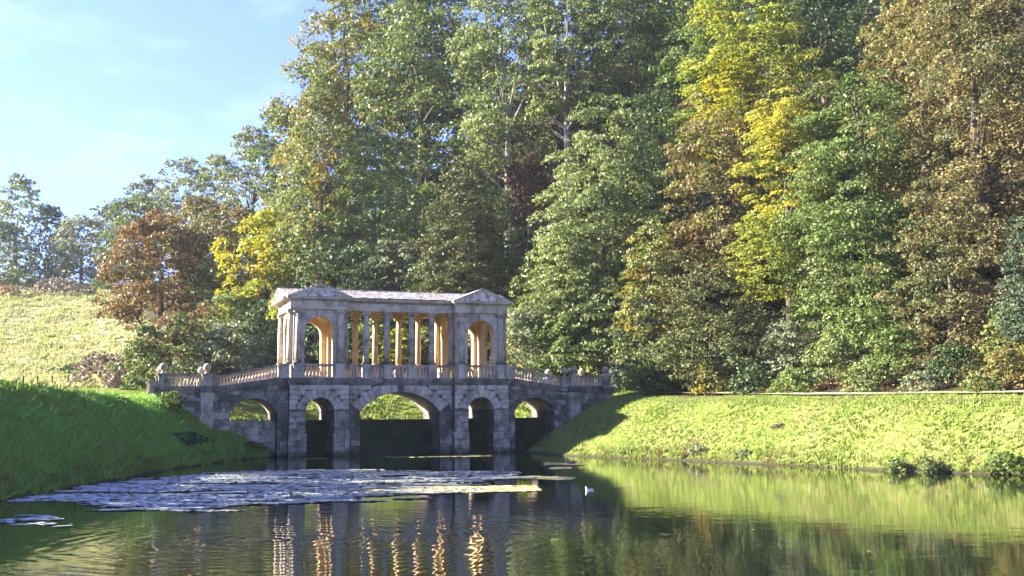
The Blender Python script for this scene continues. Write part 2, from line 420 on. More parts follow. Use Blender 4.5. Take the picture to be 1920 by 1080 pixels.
b.inputs['IOR'].default_value = 1.38; b.inputs['Specular IOR Level'].default_value = .62
k.l(k.bump(h, 1.0), b.inputs['Normal'])
M['water'] = k.done(b.outputs[0])
wv = [(-60, 2, 0), (60, 2, 0), (60, 84, 0), (-60, 84, 0)]
# the sheet follows the shore so it never cuts the valley sides
W2 = [(x, y) for x, y in lake]
cx_, cy_ = -3.0, 45.0
mbw = MB()
outl = [(x + (1.2 if x > cx_ else -1.2)*(1 if 2 < y < 79 else 0), y) for x, y in W2]
mbw.add([(x, y, 0) for x, y in outl], [tuple(range(len(outl)))])
lw = mbw.build('water', M['water']); tag(lw, 'still dark lake with gentle ripples in front of the bridge', None, None, 'structure')
up = MB().add([(x, y, 2.3) for x, y in upper], [tuple(range(len(upper)))]).build('upper_water', M['water'])
tag(up, 'upper lake held back behind the bridge', None, None, 'structure')

# ------------------------------------------------------------------ path
def ribbon(pts, wd, lift, n=90):
    P = np.array(pts, float); s = np.concatenate([[0], np.cumsum(np.hypot(*np.diff(P, axis=0).T))])
    t = np.linspace(0, s[-1], n); X = np.interp(t, s, P[:, 0]); Y = np.interp(t, s, P[:, 1])
    for _ in range(8):
        X[1:-1] = (X[:-2]+X[2:]+X[1:-1])/3; Y[1:-1] = (Y[:-2]+Y[2:]+Y[1:-1])/3
    dx = np.gradient(X); dy = np.gradient(Y); l = np.hypot(dx, dy); nxv, nyv = -dy/l, dx/l
    rows = []
    for q in np.linspace(-1, 1, 5):
        x = X+nxv*wd/2*q; y = Y+nyv*wd/2*q
        rows.append(np.stack([x, y, ground_z(x, y)+lift], -1))
    V = np.stack(rows, 1)
    zm = V[:, :, 2].max(1, keepdims=True); V[:, :, 2] = zm*.5+V[:, :, 2]*.5+.01
    ii = np.arange(n*5).reshape(n, 5)
    f = np.stack([ii[:-1, :-1], ii[1:, :-1], ii[1:, 1:], ii[:-1, 1:]], -1).reshape(-1, 4)
    return V.reshape(-1, 3), f
k = N('pale_gravel'); g = k.pos()
M['gravel'] = k.done(k.bsdf(k.ramp(k.noise(g, 9, 5, .7), [(.3, (.20, .185, .11)), (.7, (.33, .30, .19))]), .9, k.bump(k.noise(g, 30, 3), .02), .1))
pv, pf = ribbon([(5.5, 84.6), (9.4, 83.2), (12.4, 78.4), (15.6, 72.5), (18.6, 65.6), (22, 59.5), (26.5, 54), (33, 47.5), (41, 38), (46, 28)], 1.9, .03)
tag(mesh_np('path', pv, pf, M['gravel'], None, True), 'pale gravel path along the top of the right bank', None, None, 'structure')

# ================================================================== the bridge
bridge = empty('stone_bridge', (BX, BY, 0), BT)
tag(bridge, 'classical stone bridge with a roofed colonnade crossing the lake on five arches', 'bridge')
W_ = BW
def arc_pts(uc, half, rise, spring, n=20):
    Rr = (half*half+rise*rise)/(2*rise); zc = spring+rise-Rr; a = math.asin(min(1, half/Rr))
    if rise > half*.999: a = math.pi/2
    return [(uc+Rr*math.sin(-a+2*a*i/n), zc+Rr*math.cos(-a+2*a*i/n)) for i in range(n+1)], Rr, zc, a
ARCH = [(0, 2.97, 1.43, 3.05), (-5.94, .99, .87, 3.2), (5.94, .99, .87, 3.2), (-10.45, 1.62, 1.0, 3.05), (10.45, 1.62, 1.0, 3.05)]
FW = .30; FC = .40; FP = -.30          # front planes of wings, centre and pavilion bays
def top_z(u):
    a = abs(u)
    return 5.0 if a < 8.6 else (5.05-(a-8.6)*(.62/4.2) if a < 12.8 else 4.43)
def spandrel(mb, arch, v0, v1, u0, u1):
    pts, Rr, zc, a = arc_pts(*arch)
    pts = [(u0, arch[3])] + pts + [(u1, arch[3])] if u0 < pts[0][0]-1e-3 or u1 > pts[-1][0]+1e-3 else pts
    for (ua, za), (ub, zb) in zip(pts[:-1], pts[1:]):
        if ub-ua < 1e-4: continue
        ta, tb = top_z(ua), top_z(ub)
        mb.add([(ua, v0, za), (ub, v0, zb), (ub, v0, tb), (ua, v0, ta), (ua, v1, za), (ub, v1, zb), (ub, v1, tb), (ua, v1, ta)],
               [(0, 1, 2, 3), (5, 4, 7, 6), (4, 5, 1, 0), (3, 2, 6, 7)])
for arch, v0, nm in ((ARCH[0], FC, 'central arch'), (ARCH[1], FP, ''), (ARCH[2], FP, ''), (ARCH[3], FW, ''), (ARCH[4], FW, '')):
    mb = MB(); spandrel(mb, arch, v0, W_-v0, arch[0]-arch[1], arch[0]+arch[1])
    mb.build('arch', M['dark'] if abs(arch[0]) > 9 else M['body'], bridge)
    # barrel of the vault, a lining a finger thick of warmer stone that shows from below
    pts, Rr, zc, a = arc_pts(*arch)
    q = MB(); inn = [(arch[0]+(x-arch[0])*.992, arch[3]+(z-arch[3])*.992-.004) for x, z in pts]
    for (x0, z0), (x1, z1), (X0, Z0), (X1, Z1) in zip(inn[:-1], inn[1:], pts[:-1], pts[1:]):
        q.add([(x0, v0+.06, z0), (x1, v0+.06, z1), (x1, W_-v0-.06, z1), (x0, W_-v0-.06, z0)], [(0, 3, 2, 1)])
    q.build('vault', M['stone'], bridge)
# piers and abutments
for s in (-1, 1):
    def bx(mb, a, b, *r): mb.box(min(s*a, s*b), max(s*a, s*b), *r)
    mb = MB(); bx(mb, 2.97, 3.92, FC, W_-FC, -1.2, 5.0); bx(mb, 3.92, 4.95, FP, W_-FP, -1.2, 5.0)
    mb.build('pier', M['body'], bridge)
    mb = MB(); bx(mb, 6.93, 8.1, FP, W_-FP, -1.2, 5.0); bx(mb, 8.1, 8.83, FW, W_-FW, -1.2, 5.0)
    mb.build('pier', M['body'], bridge)
    mb = MB()
    mb.extr([(s*12.07, -1.2), (s*17.0, -1.2), (s*17.0, 4.43), (s*12.07, top_z(12.07))], FW, W_-FW)
    mb.build('abutment', M['body'], bridge)
    # square buttress below the foot of the stair
    mb = MB(); bx(mb, 13.2, 14.0, -.25, FW, -.5, 4.43); bx(mb, 13.12, 14.08, -.33, FW, 2.55, 2.85); bx(mb, 13.14, 14.06, -.31, FW, 4.2, 4.44)
    mb.build('buttress', M['stone'], bridge); mb = MB(); bx(mb, 13.2, 14.0, W_-FW, W_+.25, -.5, 4.43)
    mb.build('buttress', M['pier'], bridge)
# infill walls between the piers (the dam)
def dam(u0, u1, v0, top, mat):
    MB().box(u0, u1, v0, 4.0, -1.2, top).build('dam_wall', mat, bridge)
dam(-12.07, -8.83, 1.1, 2.50, M['pier'])
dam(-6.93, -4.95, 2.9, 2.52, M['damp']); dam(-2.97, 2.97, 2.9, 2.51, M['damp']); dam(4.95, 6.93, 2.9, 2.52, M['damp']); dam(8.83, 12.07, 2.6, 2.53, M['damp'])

def block(poly, vb, vf, ch, mat, name='stone'):
    """a dressed stone: polygon in the face of the wall, chamfered towards the front"""
    n = len(poly); cx = sum(p[0] for p in poly)/n; cz = sum(p[1] for p in poly)/n
    ins = []
    for i in range(n):
        p = Vector(poly[i]); a = Vector(poly[i-1])-p; b = Vector(poly[(i+1) % n])-p
        if a.length < 1e-5 or b.length < 1e-5: a = Vector((cx, cz))-p; b = a.copy()
        d = (a.normalized()+b.normalized()); d = d.normalized() if d.length > 1e-3 else (Vector((cx, cz))-p).normalized()
        if d.dot(Vector((cx, cz))-p) < 0: d = -d
        ins.append(p+d*ch*1.3)
    vs = [(p[0], vb, p[1]) for p in poly] + [(p[0], vf+ch, p[1]) for p in poly] + [(p.x, vf, p.y) for p in ins]
    fs = [tuple(range(2*n, 3*n))]
    for i in range(n):
        j = (i+1) % n
        fs += [(i, j, n+j, n+i), (n+i, n+j, 2*n+j, 2*n+i)]
    mb = MB(); mb.add(vs, fs)
    return mb.build(name, mat, bridge)

def vpoly(uc, Rr, zc, Ro, a0, a1, ztop, g=.012):
    a0 += g/Rr; a1 -= g/Rr
    def P(a, r): return (uc+r*math.sin(a), zc+r*math.cos(a))
    def outer(a):
        r = Ro
        if zc+r*math.cos(a) > ztop: r = (ztop-zc)/math.cos(a)
        return P(a, r)
    return [P(a0, Rr), P((a0+a1)/2, Rr), P(a1, Rr), outer(a1), outer(a0)]
rings = {}
for i, (arch, vf, nv, dep, mt) in enumerate(((ARCH[0], FC, 17, .85, 'ashlar'), (ARCH[1], FP, 9, .72, 'ashlar'), (ARCH[2], FP, 9, .72, 'ashlar'), (ARCH[3], FW, 11, .34, 'dark'), (ARCH[4], FW, 11, .34, 'dark'))):
    pts, Rr, zc, a = arc_pts(*arch)
    rings[i] = (arch[0], Rr, zc, Rr+dep, arch[3], arch[1])
    for q in range(nv):
        a0 = -a+2*a*q/nv; a1 = -a+2*a*(q+1)/nv
        key = q == nv//2
        d = dep*(1 if q % 2 == 0 else .86) if i < 3 else dep
        po = vpoly(arch[0], Rr, zc, Rr+(1.6 if key and i < 3 else d), a0, a1, min(4.97, top_z(arch[0])-.03))
        pr = random.uniform(.05, .075) + (.05 if key and i < 3 else 0)
        block(po, vf+.01, vf-(pr if i < 3 else pr*.5), .03 if i < 3 else .015, M[('dark' if (key and i == 0) else mt)])
def free(z, zh, lo, hi, ids):
    """pieces of the course lo..hi not taken by arches at height z"""
    segs = [(lo, hi)]
    for i in ids:
        uc, Rr, zc, Ro, spr, half = rings[i]
        if z < spr: e = half+.01
        else:
            t = Ro*Ro-(z-zc)**2
            if t <= 0: continue
            e = math.sqrt(t)+.01
        out = []
        for a, b in segs:
            if b <= uc-e or a >= uc+e: out.append((a, b)); continue
            if uc-e > a+.12: out.append((a, uc-e))
            if uc+e < b-.12: out.append((uc+e, b))
        segs = out
    return segs
def courses(lo, hi, ids, vf, z0, z1, ch, bw, mat, pr=(.03, .06), topf=None, zmin=None):
    n = max(1, round((z1-z0)/ch)); hh = (z1-z0)/n
    for r in range(n):
        za = z0+r*hh+.010; zb = z0+(r+1)*hh-.010
        for a, b in free((za+zb)/2, hh, lo, hi, ids):
            x = a + (0 if r % 2 else -bw*.5)
            while x < b:
                wdt = bw*random.uniform(.75, 1.3)
                xa = max(a, x); xb = min(b, x+wdt)
                if b-xb < .22: xb = b
                if xb-xa > .10:
                    if topf:
                        ta, tb = topf(xa)-.03, topf(xb)-.03
                        if min(ta, tb) > za+.08:
                            block([(xa+.01, za), (xb-.01, za), (xb-.01, min(zb, tb)), (xa+.01, min(zb, ta))], vf+.01, vf-random.uniform(*pr), .018, mat())
                    else:
                        block([(xa+.01, za), (xb-.01, za), (xb-.01, zb), (xa+.01, zb)], vf+.01, vf-random.uniform(*pr), .022, mat())
                x = xb if xb == b else x+wdt
                if xb == b: break
A_ = lambda: M['ashlar'] if random.random() < .93 else M['stone']
P_ = lambda: M['pier'] if random.random() < .8 else M['stone']
D_ = lambda: M['dark'] if random.random() < .75 else M['pier']
courses(-3.9, 3.9, [0], FC, 3.25, 4.98, .345, .95, A_)
for s in (-1, 1):
    i = 1 if s < 0 else 2
    lo, hi = (-8.1, -3.92) if s < 0 else (3.92, 8.1)
    courses(lo, hi, [i], FP, 3.25, 4.98, .345, .95, A_)
    for a, b, vf in ((3.92, 4.95, FP), (6.93, 8.1, FP)):
        a, b = (a, b) if s > 0 else (-b, -a)
        courses(a, b, [], vf, 1.52, 3.10, .39, .62, P_, (.02, .06))
        courses(a-.06, b+.06, [], vf-.07, -.15, 1.42, .39, .62, P_, (.02, .06))
        MB().box(a-.08, b+.08, vf-.13, vf+.3, 1.42, 1.52).build('ledge', M['stone'], bridge)
        MB().box(a-.03, b+.03, vf-.09, vf+.3, 3.10, 3.22).build('impost', M['dark'], bridge)
    a, b = (2.97, 3.92) if s > 0 else (-3.92, -2.97)
    courses(a, b, [], FC, -.15, 3.1, .42, .6, D_, (.02, .05))
    a, b = (8.1, 8.83) if s > 0 else (-8.83, -8.1)
    courses(a, b, [], FW, -.15, 3.1, .42, .6, D_, (.02, .05))
    lo, hi = (8.1, 17.0) if s > 0 else (-17.0, -8.1)
    mt = (lambda: M['pier'] if random.random() < .55 else M['stone']) if s < 0 else D_
    courses(lo, hi, [3 if s < 0 else 4], FW, 3.1, 5.05, .42, .95, (lambda: M['pier'] if random.random() < .35 else M['dark']), (.012, .035), top_z)
    lo, hi = (12.07, 13.2) if s > 0 else (-13.2, -12.07)
    courses(lo, hi, [], FW, .8 if s < 0 else .2, 3.1, .42, .8, mt, (.012, .035))
    lo, hi = (14.0, 17.0) if s > 0 else (-17.0, -14.0)
    courses(lo, hi, [], FW, 1.9, 3.1, .42, .9, mt, (.012, .035))
courses(-12.05, -8.85, [], 1.1, .1, 2.5, .48, .85, (lambda: M['stone'] if random.random() < .45 else M['pier']), (.03, .12))

# string course, a dark double band under the parapet
def band(u0, u1, vf, z0, z1, name='string_course', back=True):
    for side in ((0, 1) if back else (0,)):
        mb = MB()
        def bb(pa, pb, za, zb):
            v0, v1 = (vf-pa, vf+.5) if side == 0 else (W_-vf-.5, W_-vf+pa)
            mb.extr([(u0, za+z0(u0)), (u1, za+z0(u1)), (u1, zb+z0(u1)), (u0, zb+z0(u0))], v0, v1)
        bb(.10, 0, 0, .16); bb(.17, 0, .16, .40); bb(.12, 0, .40, .46)
        mb.build(name, M['dark'], bridge)
flat = lambda u: 4.99
band(-3.88, 3.88, FC, flat, 0)
for s in (-1, 1):
    a, b = sorted((s*3.88, s*8.22)); band(a, b, FP, flat, 0)
    a, b = sorted((s*8.22, s*8.75)); band(a, b, FW, flat, 0)
    a, b = sorted((s*8.75, s*12.8)); band(a, b, FW, lambda u: top_z(u)+.005, 0)
    a, b = sorted((s*12.8, s*17.05)); band(a, b, FW, lambda u: 4.435, 0)
    a, b = sorted((s*13.1, s*14.1)); band(a, b, -.26, lambda u: 4.44, 0)
# deck
mb = MB(); mb.box(-8.6, 8.6, .9, W_-.9, 5.0, 5.42)
for s in (-1, 1):
    mb.extr([(s*8.6, 4.9), (s*12.8, 4.3), (s*12.8, 4.8), (s*8.6, 5.42)], .8, W_-.8)
    mb.extr([(s*12.8, 4.3), (s*17.0, 4.3), (s*17.0, 4.72), (s*12.8, 4.8)], .8, W_-.8)
mb.build('deck', M['stone'], bridge)

# balusters
M['baluster'] = stone_mat('baluster_stone', (.60, .46, .33), (.30, .22, .16), (.70, .58, .45), .15)
prof = [(.075, 0), (.075, .06), (.045, .08), (.085, .22), (.092, .30), (.05, .50), (.042, .60), (.06, .66), (.075, .68), (.075, .74)]
bal0 = MB().lathe([(r_*.92, z_) for r_, z_ in prof], n=8).build('baluster', M['baluster'], None, True)
bal_mesh = bal0.data; bpy.data.objects.remove(bal0)
bal_warm = bal_mesh.copy(); bal_warm.materials[0] = M['stone']
def balustrade(u0, u1, v, z0, z1, n):
    """parapet from u0 to u1; z0,z1 are the levels of the foot at the two ends"""
    d = u1-u0
    mb = MB()
    def rail(a, b, hw):
        mb.extr([(u0, z0+a), (u1, z1+a), (u1, z1+b), (u0, z0+b)], v-hw, v+hw)
    rail(.84, .93, .14); rail(.93, 1.01, .19)
    mb2 = MB(); mb2.extr([(u0, z0), (u1, z1), (u1, z1+.10), (u0, z0+.10)], v-.16, v+.16)
    o = mb.build('balustrade', M['stone'], bridge)
    mb2.build('plinth', M['stone'], o)
    for i in range(n):
        t = (i+.5)/n; b = bpy.data.objects.new('baluster', bal_mesh); col.objects.link(b)
        b.parent = o; b.location = (u0+d*t, v, z0+(z1-z0)*t+.10)
        b.rotation_euler = (0, 0, random.uniform(0, .6))
    return o
def pedestal(u, v, z0, z1, hw=.27, cap=True, mat='ashlar', hv=None):
    hv = hv or hw
    mb = MB(); mb.box(u-hw, u+hw, v-hv, v+hv, z0+.12, z1-.16)
    mb.box(u-hw-.05, u+hw+.05, v-hv-.05, v+hv+.05, z0, z0+.12); mb.box(u-hw-.05, u+hw+.05, v-hv-.05, v+hv+.05, z1-.16, z1-.06)
    mb.box(u-hw-.08, u+hw+.08, v-hv-.08, v+hv+.08, z1-.06, z1)
    return mb.build('pedestal', M[mat], bridge)
Z0, Z1 = 5.45, 6.46
VC = .79
for side in (0, 1):
    vv = lambda v: v if side == 0 else W_-v
    for u in (-7.53, -4.54, 4.54, 7.53): pedestal(u, vv(-.02), Z0, Z1, .29)
    for u in (-2.47, -.927, .927, 2.47): pedestal(u, vv(VC), Z0, Z1, .27)
    for s in (-1, 1): balustrade(*sorted((s*4.83, s*7.24)), vv(.05), Z0, Z0, 9)
    for u0, u1, n in ((-3.95, -2.74, 5), (-2.20, -1.2, 4), (-.66, .66, 5), (1.2, 2.20, 4), (2.74, 3.95, 5)):
        balustrade(u0, u1, vv(VC), Z0, Z0, n)
    for s in (-1, 1):
        pedestal(s*8.42, vv(.52), Z0, Z1, .36)
        zz = (Z0-.03, Z0-.84)
        if s > 0: balustrade(8.8, 12.62, vv(.5), zz[0], zz[1], 17)
        else: balustrade(-12.62, -8.8, vv(.5), zz[1], zz[0], 17)
        pedestal(s*13.0, vv(.46), 4.6, 5.62, .30, mat='stone')
        pedestal(s*13.62, vv(.08), 4.88, 5.72, .30, mat='stone')
        a, b = sorted((s*14.0, s*16.1)); balustrade(a, b, vv(.42), 4.72, 4.72, 9)
        pedestal(s*16.45, vv(.42), 4.72, 5.74, .30, mat='pier')
        if s < 0: pedestal(-17.1, vv(.62), 4.4, 5.3, .24, mat='pier')
        spots = [(s*13.62, .08, 5.72), (s*16.45, .42, 5.74)] + ([(13.0, .46, 5.62)] if s > 0 and side == 0 else [])
        for u, v, z in spots:
            mb = MB(); mb.lathe([(.20, 0), (.20, .05), (.11, .10), (.09, .16), (.13, .20)], (u, vv(v), z), 16)
            r = .27; mb.lathe([(r*math.sin(math.pi*t/12)+1e-3, .18+r-r*math.cos(math.pi*t/12)) for t in range(13)], (u, vv(v), z), 20)
            mb.build('ball_finial', M['stone'], bridge, True)

# ------------------------------------------------------------------ columns
ZB, ZT = Z1, 10.33
shaft0 = MB().lathe([(.215, .22), (.213, 1.2), (.205, 2.3), (.18, 3.56)], n=20).build('shaft', M['stone'], None, True)
base0 = MB().lathe([(.29, .06), (.30, .10), (.28, .14), (.24, .16), (.25, .20), (.215, .23)], n=20).box(-.30, .30, -.30, .30, 0, .065).build('column_base', M['dark'], None)
cp = MB(); cp.lathe([(.18, 3.54), (.20, 3.58), (.19, 3.62), (.25, 3.70)], n=20); cp.box(-.27, .27, -.24, .24, 3.79, 3.868)
cp.box(-.25, .25, -.19, .19, 3.70, 3.79)
for sx in (-1, 1):      # volutes, drums across the front
    vs = []; n = 14
    for y in (-.235, .235):
        vs += [(sx*.235+.095*math.cos(2*math.pi*t/n), y, 3.685+.095*math.sin(2*math.pi*t/n)) for t in range(n)]
    cp.add(vs, [tuple(range(n)), tuple(range(2*n-1, n-1, -1))] + [(t, t+n, (t+1) % n+n, (t+1) % n) for t in range(n)])
    for y in (-.245, .245):
        vs = [(sx*.235+.035*math.cos(2*math.pi*t/8), y+(.02 if y < 0 else -.02)*0, 3.685+.035*math.sin(2*math.pi*t/8)) for t in range(8)]
        cp.add(vs, [tuple(range(8))])
cap0 = cp.build('capital', M['stone'], None)
meshes = (shaft0.data, base0.data, cap0.data)
for o in (shaft0, base0, cap0): bpy.data.objects.remove(o)
warm_meshes = tuple(m.copy() for m in meshes)
for m in warm_meshes: m.materials[0] = M['warm']
def column(u, v, warm=False, rz=0):
    e = empty('column', (u, v, ZB), rz); e.parent = bridge
    for nm, me in zip(('shaft', 'column_base', 'capital'), warm_meshes if warm else meshes):
        o = bpy.data.objects.new(nm, me); col.objects.link(o); o.parent = e
for u in (-2.47, -.927, .927, 2.47):
    column(u, VC); column(u, W_-VC, True)
for s in (-1, 1):
    for u in (4.54, 7.53): column(s*u, -.06); column(s*u, W_+.06, True)
    for v in (.42, W_-.42): column(s*8.02, v, False, math.pi/2)
    column(s*3.98, VC+.05); column(s*3.98, W_-VC-.05, True)

# ------------------------------------------------------------------ pavilions
ZI = 8.76
def wall_arch_u(mb, u0, u1, uc, half, rise, z0, spring, z1, v0, v1, top=None):
    """wall in the u direction with an arched opening down to z0"""
    mb.box(u0, uc-half, v0, v1, z0, z1); mb.box(uc+half, u1, v0, v1, z0, z1)
    pts, _, _, _ = arc_pts(uc, half, rise, spring, 24)
    for (a, za), (b, zb) in zip(pts[:-1], pts[1:]):
        mb.add([(a, v0, za), (b, v0, zb), (b, v0, z1), (a, v0, z1), (a, v1, za), (b, v1, zb), (b, v1, z1), (a, v1, z1)],
               [(0, 1, 2, 3), (5, 4, 7, 6), (4, 5, 1, 0)])
def swap(mb, s=1):
    mb.v = [(y, x, z) for x, y, z in mb.v]; mb.f = [tuple(reversed(f)) for f in mb.f]; return mb
def arch_ring(mb, uc, half, rise, spring, v0, v1, wd=.16):
    p1, R1, zc, a = arc_pts(uc, half, rise, spring, 24)
    p2 = [(uc+(x-uc)*(R1+wd)/R1, zc+(z-zc)*(R1+wd)/R1) for x, z in p1]
    for k_ in range(24):
        (a0, b0), (a1, b1), (c0, d0), (c1, d1) = p1[k_], p1[k_+1], p2[k_], p2[k_+1]
        mb.add([(a0, v0, b0), (a1, v0, b1), (c1, v0, d1), (c0, v0, d0), (a0, v1, b0), (a1, v1, b1), (c1, v1, d1), (c0, v1, d0)],
               [(0, 1, 2, 3), (3, 2, 6, 7), (4, 0, 3, 7), (1, 5, 6, 2), (4, 5, 1, 0)])
for s in (-1, 1):
    uc = s*6.035; half = 1.02
    ua, ub = sorted((s*4.22, s*7.85))
    # front and back: an outer skin of weathered stone, an inner one of warm stone
    for v0, v1, m_ in ((.0, .16, 'ashlar'), (.16, .62, 'warm'), (W_-.62, W_-.0, 'warm')):
        mb = MB(); wall_arch_u(mb, ua, ub, uc, half, half, Z0 if v0 < .5 else Z0, ZI+.03, ZT, v0, v1)
        mb.build('pavilion_wall', M[m_], bridge)
    # ends, with their own arches
    for x0, x1, m_ in ((7.70, 7.86, 'stone'), (7.32, 7.70, 'warm'), (4.20, 4.62, 'warm')):
        a, b = sorted((s*x0, s*x1))
        mb = MB(); wall_arch_u(mb, .625, W_-.625, W_/2, 1.25, 1.12, Z0, ZI+.03, ZT, a, b)
        swap(mb).build('pavilion_wall', M[m_], bridge)
    for (v0, v1, m_) in ((-.05, .02, 'ashlar'), (W_-.02-.6, W_-.60, 'warm')):
        mb = MB(); arch_ring(mb, uc, half, half, ZI+.03, v0-.02, v1); mb.build('archivolt', M[m_], bridge)
        # imposts and keystone
        mb = MB()
        for c0, c1 in ((uc-half-.62, uc-half+.03), (uc+half-.03, uc+half+.62)):
            mb.box(c0, c1, v0-.03, v1+.05, ZI-.09, ZI+.04)
        mb.build('impost', M[m_], bridge)
        MB().extr([(uc-.09, ZI+half+.0), (uc+.09, ZI+half+.0), (uc+.15, ZT-.12), (uc-.15, ZT-.12)], v0-.10, v1+.02).build('keystone', M[m_], bridge)
        MB().box(uc-.19, uc+.19, v0-.12, v1, ZT-.12, ZT-.004).build('keystone_cap', M[m_], bridge)
    for x0, x1 in ((4.16, 4.66), (7.28, 7.90)):
        a, b = sorted((s*x0, s*x1)); mb = MB()
        for c0, c1 in ((W_/2-1.25-.45, W_/2-1.22), (W_/2+1.22, W_/2+1.25+.45)):
            mb.box(a, b, c0, c1, ZI-.09, ZI+.04)
        mb.build('impost', M['warm'], bridge)
        for xx, sg in ((a, -1), (b, 1)):
            mb = MB(); arch_ring(mb, W_/2, 1.25, 1.12, ZI+.03, min(xx, xx+sg*.03), max(xx, xx+sg*.03)); swap(mb).build('archivolt', M['warm'], bridge)
    # groin vault over each pavilion
    n = 18; vs = []; 
    for i in range(n+1):
        for j in range(n+1):
            p = -1+2*i/n; q = -1+2*j/n
            hh = max(math.sqrt(max(0, 1-p*p)), math.sqrt(max(0, 1-q*q)))
            vs.append((uc+p*1.45, W_/2+q*2.08, ZI+.05+1.42*hh))
    mb = MB(); mb.add(vs, [(i*(n+1)+j, i*(n+1)+j+1, (i+1)*(n+1)+j+1, (i+1)*(n+1)+j) for i in range(n) for j in range(n)])
    mb.build('vaulted_ceiling', M['warm'], bridge)
    # entablature round the pavilion
    mb = MB(); o0, o1 = sorted((s*4.02, s*8.12))
    for z0, z1, e in ((ZT, ZT+.19, 0), (ZT+.19, ZT+.22, .03), (ZT+.22, ZT+.56, -.01), (ZT+.56, ZT+.62, .05)):
        mb.box(o0-e, o1+e, -.24-e, .30, z0, z1); mb.box(o0-e, o1+e, W_-.30, W_+.24+e, z0, z1)
        a, b = sorted((s*7.3, s*(8.12+e))); mb.box(a, b, .30, W_-.30, z0, z1)
        a, b = sorted((s*(4.02-e), s*4.6)); mb.box(a, b, .30, W_-.30, z0, z1)
    mb.build('entablature', M['ashlar'], bridge)
    mb = MB(); mb.box(*sorted((s*4.6, s*7.3)), .30, W_-.30, ZT, ZT+.2); mb.build('ceiling', M['warm'], bridge)
    # cornice with dentils
    c0, c1 = o0-.20, o1+.20
    mb = MB(); mb.box(c0-.06, c1+.06, -.56, W_+.56, ZT+.74, ZT+.84); mb.box(c0+.02, c1-.02, -.46, W_+.46, ZT+.68, ZT+.74)
    mb.build('cornice', M['ashlar'], bridge)
    mb = MB()
    nd = 25
    for i in range(nd):
        x = c0+.08+(c1-c0-.16)*(i+.5)/nd
        for v0, v1 in ((-.36, -.2), (W_+.2, W_+.36)): mb.box(x-.05, x+.05, v0, v1, ZT+.6, ZT+.69)
    for i in range(30):
        y = -.2+(W_+.4)*(i+.5)/30; xo = o1 if s > 0 else o0
        mb.box(min(xo, xo+s*.14), max(xo, xo+s*.14), y-.05, y+.05, ZT+.6, ZT+.69)
    mb.build('dentils', M['stone'], bridge)
    # pediments front and back
    zc_ = ZT+.84; zp = 12.16; hw = (c1-c0)/2+.06
    for v0, v1, fr in ((-.22, .2, 1), (W_-.2, W_+.22, 0)):
        mb = MB(); mb.extr([(uc-hw+.3, zc_), (uc+hw-.3, zc_), (uc, zp-.16)], v0, v1); p = mb.build('pediment', M['ashlar'], bridge)
        va, vb = (-.58, -.1) if fr else (W_+.1, W_+.58)
        for g_ in (-1, 1):
            mb = MB()
            mb.extr([(uc+g_*(hw+.03), zc_), (uc+g_*(hw-.32), zc_), (uc, zp-.19), (uc, zp)], va, vb)
            mb.build('raking_cornice', M['ashlar'], p)
            mb = MB()
            for i in range(11):
                t = .12+.8*(i+.5)/11; x = uc+g_*(hw-.34)*(1-t); z = zc_+(zp-.22-zc_)*t
                mb.box(x-.05, x+.05, v0-.17 if fr else v1, v0 if fr else v1+.17, z-.07, z+.03)
            mb.build('raking_dentils', M['stone'], p)
    # end pediment
    u0, u1 = sorted((s*8.0, s*8.25)); zr = 12.05
    mb = MB(); mb.extr([(0.1, zc_), (W_-.1, zc_), (W_/2, zr-.17)], u0, u1, 'x'); p = mb.build('pediment', M['warm'], bridge)
    u0, u1 = sorted((s*8.05, s*8.62))
    for g_ in (-1, 1):
        hw2 = W_/2+.14
        mb = MB(); mb.extr([(W_/2+g_*hw2, zc_), (W_/2+g_*(hw2-.34), zc_), (W_/2, zr-.2), (W_/2, zr)], u0, u1, 'x')
        mb.build('raking_cornice', M['ashlar'], p)
    a, b = sorted((s*8.38, s*8.62)); MB().box(a, b, -.1, W_+.1, ZT+.72, ZT+.837).build('cornice', M['ashlar'], p)
# colonnade entablature
for side in (0, 1):
    vv = (lambda a, b: (a, b)) if side == 0 else (lambda a, b: (W_-b, W_-a))
    mb = MB()
    for z0, z1, a in ((ZT+.0, ZT+.17, .50), (ZT+.17, ZT+.20, .46), (ZT+.20, ZT+.58, .49)):
        mb.box(-4.0, 4.0, *vv(a, 1.06), z0, z1)
    mb.build('entablature', M['ashlar'], bridge)
    mb = MB(); mb.box(-4.0, 4.0, *vv(1.062, 1.10), ZT-.0, ZT+.56); mb.build('inner_beam', M['warm'], bridge)
    mb = MB(); mb.box(-3.75, 3.75, *vv(.24, 1.0), ZT+.68, ZT+.76); mb.box(-3.75, 3.75, *vv(.14, 1.0), ZT+.76, ZT+.86); mb.build('cornice', M['ashlar'], bridge)
    mb = MB()
    for i in range(46):
        x = -3.8+7.6*(i+.5)/46; mb.box(x-.05, x+.05, *vv(.33, .5), ZT+.585, ZT+.68)
    mb.box(-4.0, 4.0, *vv(.49, .9), ZT+.58, ZT+.68)
    mb.build('dentils', M['stone'], bridge)
mb = MB(); mb.box(-4.2, 4.2, 1.1, W_-1.1, ZT+.5, ZT+.58); mb.build('ceiling', M['warm'], bridge)
